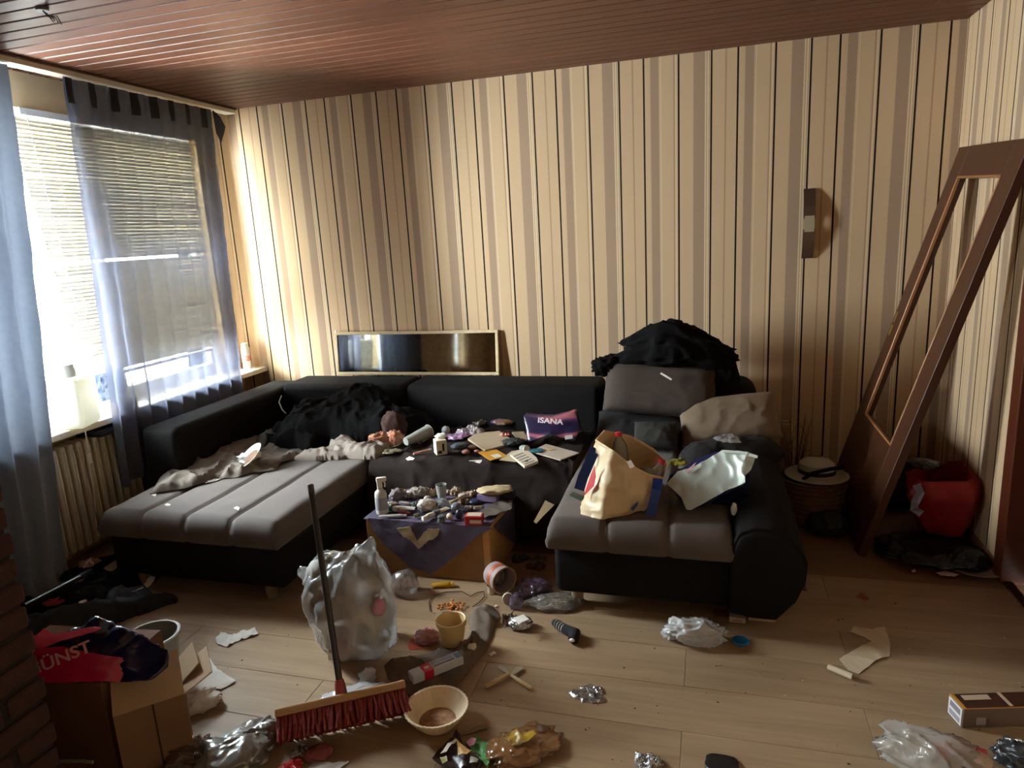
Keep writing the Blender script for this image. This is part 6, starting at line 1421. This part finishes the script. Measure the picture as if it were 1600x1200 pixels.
for nm, dx, dy, dz, sz, cc in (('red_scrap', .06, .02, .10, (.06, .05, .05), '#A83038'), ('red_scrap', .13, .03, .10, (.09, .05, .04), '#9A2E2E'), ('brown_scrap', .10, -.02, .05, (.10, .08, .06), '#5A4030'), ('pale_scrap', .14, .0, .06, (.08, .07, .06), '#B0988C')):
    crumple(nm, sz, mat(nm + '_m', cc, .5), c0 + Vector((dx * .8, dy - .02, dz * .5)), 0, int(dx * 99), .25, 2.3, 3, False, parent=pb)
lump('dark_bag', 1592, 1215, 70, 70, mat('dark_slate_film', '#33363A', .25, bump=.3, bs=40, spec=.7), 'dark shiny bag in the bottom right corner', 'bag', seed=13, amp=.25, sub=5)
lump('foil_ball', 1592, 1166, 20, 14, FOIL, 'small foil clip on the dark corner bag', 'foil', seed=5, amp=.3, sub=3)
# ------- crumbs on the floor (uncountable)
rr = random.Random(17); g = G()
for k in range(420):
    x = rr.uniform(.9, 4.4); y = rr.uniform(-3.1, -1.25)
    if .3 < x < 1.4 and y > -1.95: continue
    if 2.5 < x < 3.65 and y > -1.75: continue
    r_ = rr.choice((.0018, .0022, .003, .0045)); c = Vector((x, y, r_ * .35)); v3 = [c + Vector((r_ * math.cos(a + k), r_ * math.sin(a + k) * rr.uniform(.5, 1), rr.uniform(0, .4) * r_)) for a in (0, 1.6, 3.1, 4.7)]
    g.mi = rr.randrange(2); g.poly(v3, .0012, (0, 0, 1))
o = g.obj('floor_crumbs', [mat('crumb_dark', '#3A2616', .8), mat('crumb_pale', '#B8A98C', .8)], None); tag(o, 'crumbs and grit scattered over the laminate floor', 'crumbs', kind='stuff')
# ================================================================== left foreground
# ------- open carton with the pink and navy bag
A = at(176, 1121, Z=.26); B = at(288, 1084, Z=.26); e1 = (B - A); e1.z = 0; Lb = e1.length; e1.normalize(); e2 = Vector((-e1.y, e1.x, 0))
lc = thing('open_carton', (A.x, A.y, 0), 'open brown carton standing right of the taller carton', 'box', rot=math.atan2(e1.y, e1.x))
CB = mat('brown_carton_b', '#74563F', .85, var=.06, vs=10); CI = mat('carton_inside', '#A88E6C', .85)
Lw = .17; th = .005; hb = .26
for a in ((0, Lb, 0, th), (0, Lb, Lw - th, Lw), (0, th, th, Lw - th), (Lb - th, Lb, th, Lw - th)):
    g = G(); g.box(*a, 0, hb); g.obj('side_wall', CB, lc)
g = G(); g.box(th, Lb - th, th, Lw - th, 0, .006); g.obj('bottom', CB, lc)
g = G(); g.box(Lb * .53, Lb * .56, -.0012, 0, 0, hb); g.obj('seam', mat('seam_dark', '#33211a', .9), lc)
g = G(); g.box(0, Lb, 0, .004, 0, .17); g.obj('flap', CI, lc, (0, 0, hb), (math.radians(-62), 0, 0))
g = G(); g.box(0, .004, 0, Lw, 0, .10); g.obj('flap', CI, lc, (Lb, 0, hb), (0, math.radians(62), 0))
g = G(); g.box(0, .004, .02, Lw, 0, .10); g.obj('flap', CI, lc, (Lb - .02, .04, hb - .01), (0, math.radians(50), .06))
Cn = at(156, 1067, Z=.335); Cl = at(40, 1060, Z=.335); f1 = Cl - Cn; f1.z = 0; Lf = .46; f1.normalize(); f2 = Vector((f1.y, -f1.x, 0))
if f2.y < 0: f2 = -f2
tc_ = thing('tall_carton', (Cn.x, Cn.y, 0), 'taller dark carton under the pink and navy bag beside the brick pillar', 'box', rot=math.atan2(-f1.y, -f1.x))
CD = mat('brown_carton_c', '#6A4630', .85, var=.06, vs=10)
g = G(); g.box(-Lf, 0, 0, .30, 0, .333, r=.003, seg=1); g.obj('box_body', CD, tc_)
g = G(); g.box(-Lf / 2 - .025, -Lf / 2 + .025, -.001, .301, .22, .3345); g.obj('parcel_tape', mat('parcel_tape2', '#5E4028', .35), tc_)
PINK = mat('pink_bag', '#A8123E', .25, var=.08, spec=.6); PINKL = mat('pink_bag_light', '#D84A6A', .35); NVY = mat('navy_bag_film', '#16163E', .2, spec=.7, bump=.15, bs=25)
pk = thing('carrier_bag', at(150, 1040, Z=.36), 'pink and navy carrier bag lying on the tall carton', 'bag')
def pkp(o): wpart(o, pk); return o
top3 = [at(150, 962, Z=.47), at(205, 985, Z=.45), at(261, 1015, Z=.41), at(256, 1040, Z=.37), at(234, 1060, Z=.34), at(190, 1064, Z=.33), at(120, 1066, Z=.33), at(62, 1062, Z=.33), at(54, 1020, Z=.40), at(60, 1000, Z=.44), at(110, 985, Z=.45)]
cc3 = sum(top3, Vector()) / len(top3)
low3 = [Vector((cc3.x + (p.x - cc3.x) * .9, cc3.y + (p.y - cc3.y) * .9, .338)) for p in top3]
pkp(loft('bag_body', [low3, [(p + q) / 2 + Vector((0, 0, .0)) for p, q in zip(low3, top3)], top3, [cc3 + (p - cc3) * .45 + Vector((0, 0, .012)) for p in top3]], NVY, 72, cap=(True, True), amp=.012, freq=9, seed=5, rings=6))
fn = Vector((.45, -.80, .42)); P0 = np.array(at(140, 1042, Z=.375)) + np.array(fn) * .018
pkp(ppatch('pink_panel', [(52, 1018), (66, 1012), (100, 1010), (135, 1018), (165, 1024), (200, 1028), (208, 1040), (196, 1046), (215, 1052), (232, 1056), (205, 1066), (160, 1064), (110, 1066), (60, 1066)], P0, fn, PINK, amp=.006, s=7, seed=3, step=.012, thick=.002))
pkp(ppatch('pink_flap', [(53, 1015), (50, 992), (58, 996), (70, 983), (84, 992), (120, 985), (150, 980), (160, 982), (152, 988), (118, 997), (92, 1004), (70, 1012)], P0 + np.array((0, .03, .035)), (.2, -.5, .85), PINKL, amp=.006, s=12, seed=6, step=.01, thick=.002))
tl_ = plane_pts([(92, 1030)], P0 + np.array(fn.normalized()) * .015, fn)[0]
nz = fn.normalized(); ru = (plane_pts([(130, 1016)], P0, fn)[0] - plane_pts([(58, 1046)], P0, fn)[0]); ru = Vector(ru).normalized(); up = nz.cross(ru).normalized()
o = text('GÜNST', .052, mat('pale_pink_print', '#C88A8E', .5), None, (0, 0, 0), (0, 0, 0), bold=.001, sx=1.1)
o.matrix_world = Matrix(((ru.x, up.x, nz.x, tl_[0]), (ru.y, up.y, nz.y, tl_[1]), (ru.z, up.z, nz.z, tl_[2]), (0, 0, 0, 1))); wpart(o, pk)
# ------- grey bucket
t = thing('bucket', (1.15, -2.50, 0), 'grey plastic bucket behind the pink and navy bag', 'bucket')
BK = mat('grey_bucket', '#83857C', .4, var=.04)
g = G(); g.lathe([(.072, 0), (.075, .004), (.097, .20), (.102, .205), (.102, .212), (.095, .212), (.071, .01), (.0, .008)], 40, cap=(True, False)); g.obj('bucket_body', BK, t, smooth=True)
g = G(); g.tube([(.104 * math.cos(q), .104 * math.sin(q), .208) for q in np.linspace(0, 2 * PI, 41)[:-1]], .004, 8, closed=True); g.obj('rim', mat('bucket_rim', '#A8A99E', .4), t, smooth=True)
g = G(); g.tube([(.105 * math.cos(q), .105 * math.sin(q) , .205 - .02 * math.sin((q - .4) / 2.3 * PI)) for q in np.linspace(.4, 2.7, 24)], .003, 6); g.obj('handle', STEEL, t, smooth=True)
# ------- dark clothes by the curtain
JEAN = mat('dark_jeans', '#1E2126', .9, var=.2, vs=20, bump=.4, bs=260)
c = at(150, 975, Z=0)
heap('jeans', [(.36, -2.32, .34, .09, .10, .75), (.52, -2.16, .30, .08, .09, .7)], JEAN, 0, .010, .02, 9, 4, .02); tag(bpy.data.objects['jeans'], 'dark jeans lying in a heap beside the brick pillar', 'jeans')
heap('jacket', [(.22, -2.10, .30, .13, .09, .75), (.30, -1.86, .20, .10, .07, .5), (.05, -2.22, .16, .12, .08, .2)], BLACKC, 0, .010, .025, 9, 8, .02); o = [q for q in bpy.data.objects if q.name.startswith('jacket') and q.type == 'MESH' and q.parent is None][-1]; tag(o, 'black jacket lying on the floor below the left curtain', 'jacket')
heap('shirt', [(.50, -1.99, .12, .07, .07, .3), (.60, -2.02, .07, .06, .06, 0)], mat('slate_cloth', '#4A5562', .9, var=.15, bump=.4, bs=220), .0, .008, .02, 12, 5, .02); o = [q for q in bpy.data.objects if q.name.startswith('shirt')][-1]; tag(o, 'slate-blue cloth on the floor at the corner of the chaise', 'cloth')
lump('red_cloth', 88, 945, 38, 16, mat('red_cloth', '#8E2E30', .9), 'small red cloth on the dark clothes by the pillar', 'cloth', .07, seed=4, amp=.2, sub=4)
fpatch('paper_strip', [(212, 924), (222, 918), (236, 901), (244, 903), (236, 916), (224, 924), (205, 926)], PAPERW, 'white paper strip beside the dark jeans before the chaise', 'paper', .05, amp=.006, s=16, seed=2, step=.008)
lump('tissue', 130, 944, 12, 8, TISSUE, 'white scrap on the dark jeans', 'tissue', .10, seed=5, amp=.3, sub=3)
a = at(38, 947, Z=.13); b = at(143, 892, Z=.13); d = b - a
t = thing('vacuum_tube', a, 'long black tube with a metal strip lying on the clothes', 'tube')
g = G(); g.tube([Vector((0, 0, 0)), d], .014, 12); g.obj('tube', BLK, t, smooth=True)
nn = Vector((-d.y, d.x, 0)).normalized() * -.0105 + Vector((0, 0, .0105)); g = G(); g.tube([nn * .9, nn * .9 + d * .8], .004, 8); g.obj('metal_strip', mat('strip_metal', '#8A979A', .3, metal=.8), t, smooth=True)
um = thing('umbrella', at(150, 900, Z=.10), 'folded black umbrella lying under the radiator', 'umbrella')
a = at(95, 905, Z=.10) - um.location; b = at(185, 868, Z=.08) - um.location
g = G(); g.tube([a, a.lerp(b, .1), a.lerp(b, .6), b], [.012, .03, .036, .012], 10); g.obj('canopy', BLACKC, um, smooth=True)
g = G(); g.tube([b, b + (b - a).normalized() * .08], .006, 8); g.obj('tip', STEEL, um, smooth=True)
lump('leaf_litter', 140, 886, 30, 18, mat('brown_leaf', '#6A4A3A', .8), 'brown withered leaf on the black umbrella', 'leaf', .12, seed=9, amp=.5, sub=3)
g = G(); g.tube([at(x, y, Z=.16) for x, y in ((50, 1206), (70, 1196), (95, 1190), (125, 1189), (145, 1191))], .005, 8); tag(g.obj('hose', mat('green_hose', '#6E735C', .4), None, smooth=True), 'thin green hose at the very lower left before the carton', 'hose')
# ================================================================== right corner
# ------- red bag on black bags
RB = mat('red_bag', '#8E1016', .55, var=.12, vs=10, bump=.1, bs=60)
rb = thing('tote_bag', (4.22, -.62, .13), 'open red bag on the black bags beside the leaning door', 'bag')
def zr(px, py, y): return tuple(at(px, py, Y=y))
bot = [zr(1450, 832, -.80), zr(1480, 838, -.80), zr(1503, 838, -.76), zr(1510, 820, -.68), zr(1495, 815, -.52), zr(1450, 815, -.48), zr(1432, 820, -.62)]
mid = [zr(1420, 775, -.86), zr(1470, 785, -.90), zr(1520, 785, -.88), zr(1536, 772, -.78), zr(1510, 765, -.55), zr(1450, 760, -.42), zr(1418, 765, -.62)]
rim = [zr(1415, 738, -.80), zr(1440, 752, -.86), zr(1480, 752, -.86), zr(1510, 752, -.86), zr(1524, 745, -.76), zr(1500, 718, -.58), zr(1480, 722, -.43), zr(1440, 730, -.48)]
wpart(loft('bag_body', [bot, mid, rim], RB, 72, cap=(True, False), amp=.014, freq=7, seed=6, rings=8, thick=.003), rb)
strap([zr(1432, 757, -.90), zr(1438, 770, -.92), zr(1430, 785, -.92), zr(1428, 795, -.92), zr(1440, 803, -.92)], .035, mat('grey_strap', '#6A6268', .5), rb)
BB = mat('black_bin_bag', '#0E0F12', .35, var=.2, bump=.3, bs=30)
lump('bin_bag', 1450, 892, 150, 70, BB, 'black bag lying flat under the red bag', 'bag', seed=8, amp=.14, sub=5, dk=.75)
lump('bin_bag', 1505, 895, 60, 52, mat('black_bin_bag2', '#0B0B0D', .5), 'small black bag at the doorway end under the red bag', 'bag', seed=12, amp=.14, sub=5)
lump('bin_bag', 1400, 800, 60, 110, mat('black_bin_bag3', '#0C0C0E', .5), 'upright black bag between the leaning door and the red bag', 'bag', seed=15, amp=.12, sub=5, d=.2)
lump('shoe', 1438, 735, 50, 26, mat('black_shoe', '#141416', .4), 'black shoe on top of the bags behind the red bag', 'shoe', .42, seed=16, amp=.2, sub=4)
t = thing('white_tray', at(1525, 893, Z=0) + Vector((.01, .05, 0)), 'white plastic tray on the floor in front of the black bags', 'tray')
g = G(); g.lathe([(.0, .004), (.10, .004), (.13, .016), (.135, .015), (.105, .0), (.0, .0)], 32, cap=(False, False)); g.obj('tray', mat('tray_white', '#A89C88', .5), t, smooth=True)
fpatch('paper_scrap', [(1462, 896), (1478, 893), (1498, 899), (1490, 902), (1470, 900)], PAPERW, 'white scrap below the black bags', 'paper', amp=.003, step=.01)
fpatch('paper_scrap', [(1424, 893), (1429, 890), (1431, 894), (1426, 896)], PAPERW, 'tiny white scrap left of the black bags', 'paper', amp=.003, step=.01)
# ------- pile behind the sofa arm
WK = mat('wicker', '#4E3420', .8, bump=1., bs=120, col2='#6A4A2E', vs=40)
t = thing('wicker_basket', (3.78, -.50, 0), 'dark wicker basket behind the sofa arm', 'basket')
Lp_ = []
g = G(); g.lathe([(.13, 0), (.15, .01), (.175, .24), (.185, .25), (.175, .255), (.165, .245), (.14, .02)], 36, cap=(True, False)); g.obj('basket_body', WK, t, smooth=True)
for k in range(8):
    z = .03 + k * .028; r_ = .152 + .024 * k / 8
    g = G(); g.tube([(r_ * math.cos(q) * (1 + .02 * (i % 2)), r_ * math.sin(q) * (1 + .02 * (i % 2)), z) for i, q in enumerate(np.linspace(0, 2 * PI, 37)[:-1])], .008, 6, closed=True); g.obj('woven_ring', WK, t, smooth=True)
t = thing('straw_hat', (3.80, -.52, .262), 'straw hat lying on the wicker basket', 'hat')
g = G(); g.lathe([(.16, 0), (.165, .004), (.10, .012), (.095, .02), (.09, .07), (.06, .092), (.0, .098)], 36, cap=(False, False)); g.obj('crown_and_brim', mat('straw', '#46382A', .9, bump=.6, bs=160), t, smooth=True)
g = G(); g.lathe([(.097, .018), (.0965, .04)], 36, cap=(False, False)); g.obj('hat_band', BLK, t, smooth=True)
lump('backpack', 1292, 842, 64, 58, mat('charcoal_nylon', '#121418', .6, var=.2, bump=.2, bs=60), 'round black backpack on the floor before the wicker basket', 'backpack', seed=4, amp=.12, sub=5)
lump('leather_pouch', 1312, 838, 26, 18, mat('tan_leather', '#5A3A20', .6), 'tan pouch at the foot of the leaning door', 'pouch', seed=5, amp=.15, sub=4)
lump('cloth_bag', 1262, 812, 40, 60, mat('brown_bag', '#3A2618', .8, col2='#5A3C24', vs=10), 'brown cloth bag between the sofa arm and the backpack', 'bag', seed=6, amp=.18, sub=4)
tg = thing('dried_twigs', (3.70, -.32, 0), 'bunch of dried twigs standing behind the sofa arm', 'twigs')
rr = random.Random(12)
for k in range(16):
    a_ = rr.uniform(0, 2 * PI); l = rr.uniform(.40, .58); sp_ = rr.uniform(.03, .10); bx, by = sp_ * math.cos(a_), sp_ * math.sin(a_)
    g = G(); g.tube([(bx * .1, by * .1, 0), (bx * .5, by * .5, l * .55), (bx, by, l)], [.003, .0024, .0012], 5)
    for j in range(4):
        f_ = .5 + .12 * j; q = Vector((bx * f_, by * f_, l * (f_ * .95 + .02))); g.tube([q, q + Vector((rr.uniform(-.05, .05), rr.uniform(-.04, .04), rr.uniform(.03, .07)))], [.0018, .0009], 4)
    g.obj('twig', mat('twig_brown', '#5E4630', .9), tg)
g = G(); g.lathe([(.05, 0), (.06, .05), (.045, .2), (.05, .22)], 20, cap=(True, False)); g.obj('vase', mat('dark_vase', '#2A1E18', .4), tg, smooth=True)
g = G(); g.tube([(3.72, -.62, .27), (3.76, -.66, .32), (3.86, -.62, .335), (3.93, -.50, .30)], .010, 8); tag(g.obj('bag_strap', BLACKC, None, smooth=True), 'black bag strap lying over the straw hat', 'strap')
# ------- hook with wires on the ceiling
p = at(66, 14, Z=CH - .005)
t = thing('ceiling_hook', (p.x, p.y, CH), 'ceiling hook with loose lamp wires at the upper left', 'hook')
g = G(); g.lathe([(.022, -.012), (.024, -.004), (.024, 0)], 18); g.obj('rose', mat('grey_rose', '#6A625C', .5), t, smooth=True)
for k, c_ in enumerate(('#2A2A2A', '#3A2A20', '#4A4A40', '#2A2018')):
    g = G(); g.tube([(0, 0, -.01), (.02 + .01 * k, -.01 * k, -.035), (.045 + .008 * k, .02 - .015 * k, -.03 - .012 * k), (.05 + .006 * k, .03 - .02 * k, -.06)], .0022, 6); g.obj('wire', mat('wire_%d' % k, c_, .5), t, smooth=True)
# ================================================================== sub-parts: pieces that belong to one part of a thing
SUBS = [('panel', 'tab'), ('panel', 'loose_corner'), ('spray_head', 'trigger'), ('handle', 'end_cap'), ('broom_head', 'bristles'), ('tub_body', 'orange_band'), ('tub_body', 'rim'), ('sock_body', 'white_stripe'), ('sock_body', 'white_toe'),
        ('crown_and_brim', 'hat_band'), ('bucket_body', 'rim'), ('pink_panel', 'lettering'), ('pack_body', 'lettering'), ('pack_body', 'barcode_label'), ('can', 'orange_print'), ('bottle_body', 'label_wrap'), ('cup_body', 'rim'), ('mullion', 'window_handle'),
        ('tube', 'metal_strip'), ('bag_body', 'rim_hem'), ('bag_body', 'red_print'), ('bag_body', 'blue_print'), ('bag_body', 'care_label'), ('silver_lining', 'zip_edge'), ('printed_carton', 'carton_print'), ('basket_body', 'woven_ring'), ('towel_drop', 'applique'), ('lower_panel', 'glazing_bead'), ('box_body', 'parcel_tape'), ('stile', 'lock_plate')]
def _base(n): return n.rsplit('.', 1)[0] if n.rsplit('.', 1)[-1].isdigit() else n
for root in [o for o in bpy.data.objects if o.parent is None and o.children]:
    ch = list(root.children)
    for pa, su in SUBS:
        ps = [c for c in ch if _base(c.name) == pa]; ss = [c for c in ch if _base(c.name) == su]
        if not ps or not ss: continue
        p = ps[-1] if pa == 'stile' else ps[0]
        Lp = p.matrix_parent_inverse @ p.matrix_basis
        for c in ss:
            if c.parent is not root: continue
            pin = c.matrix_parent_inverse.copy(); c.parent = p; c.matrix_parent_inverse = Lp.inverted() @ pin
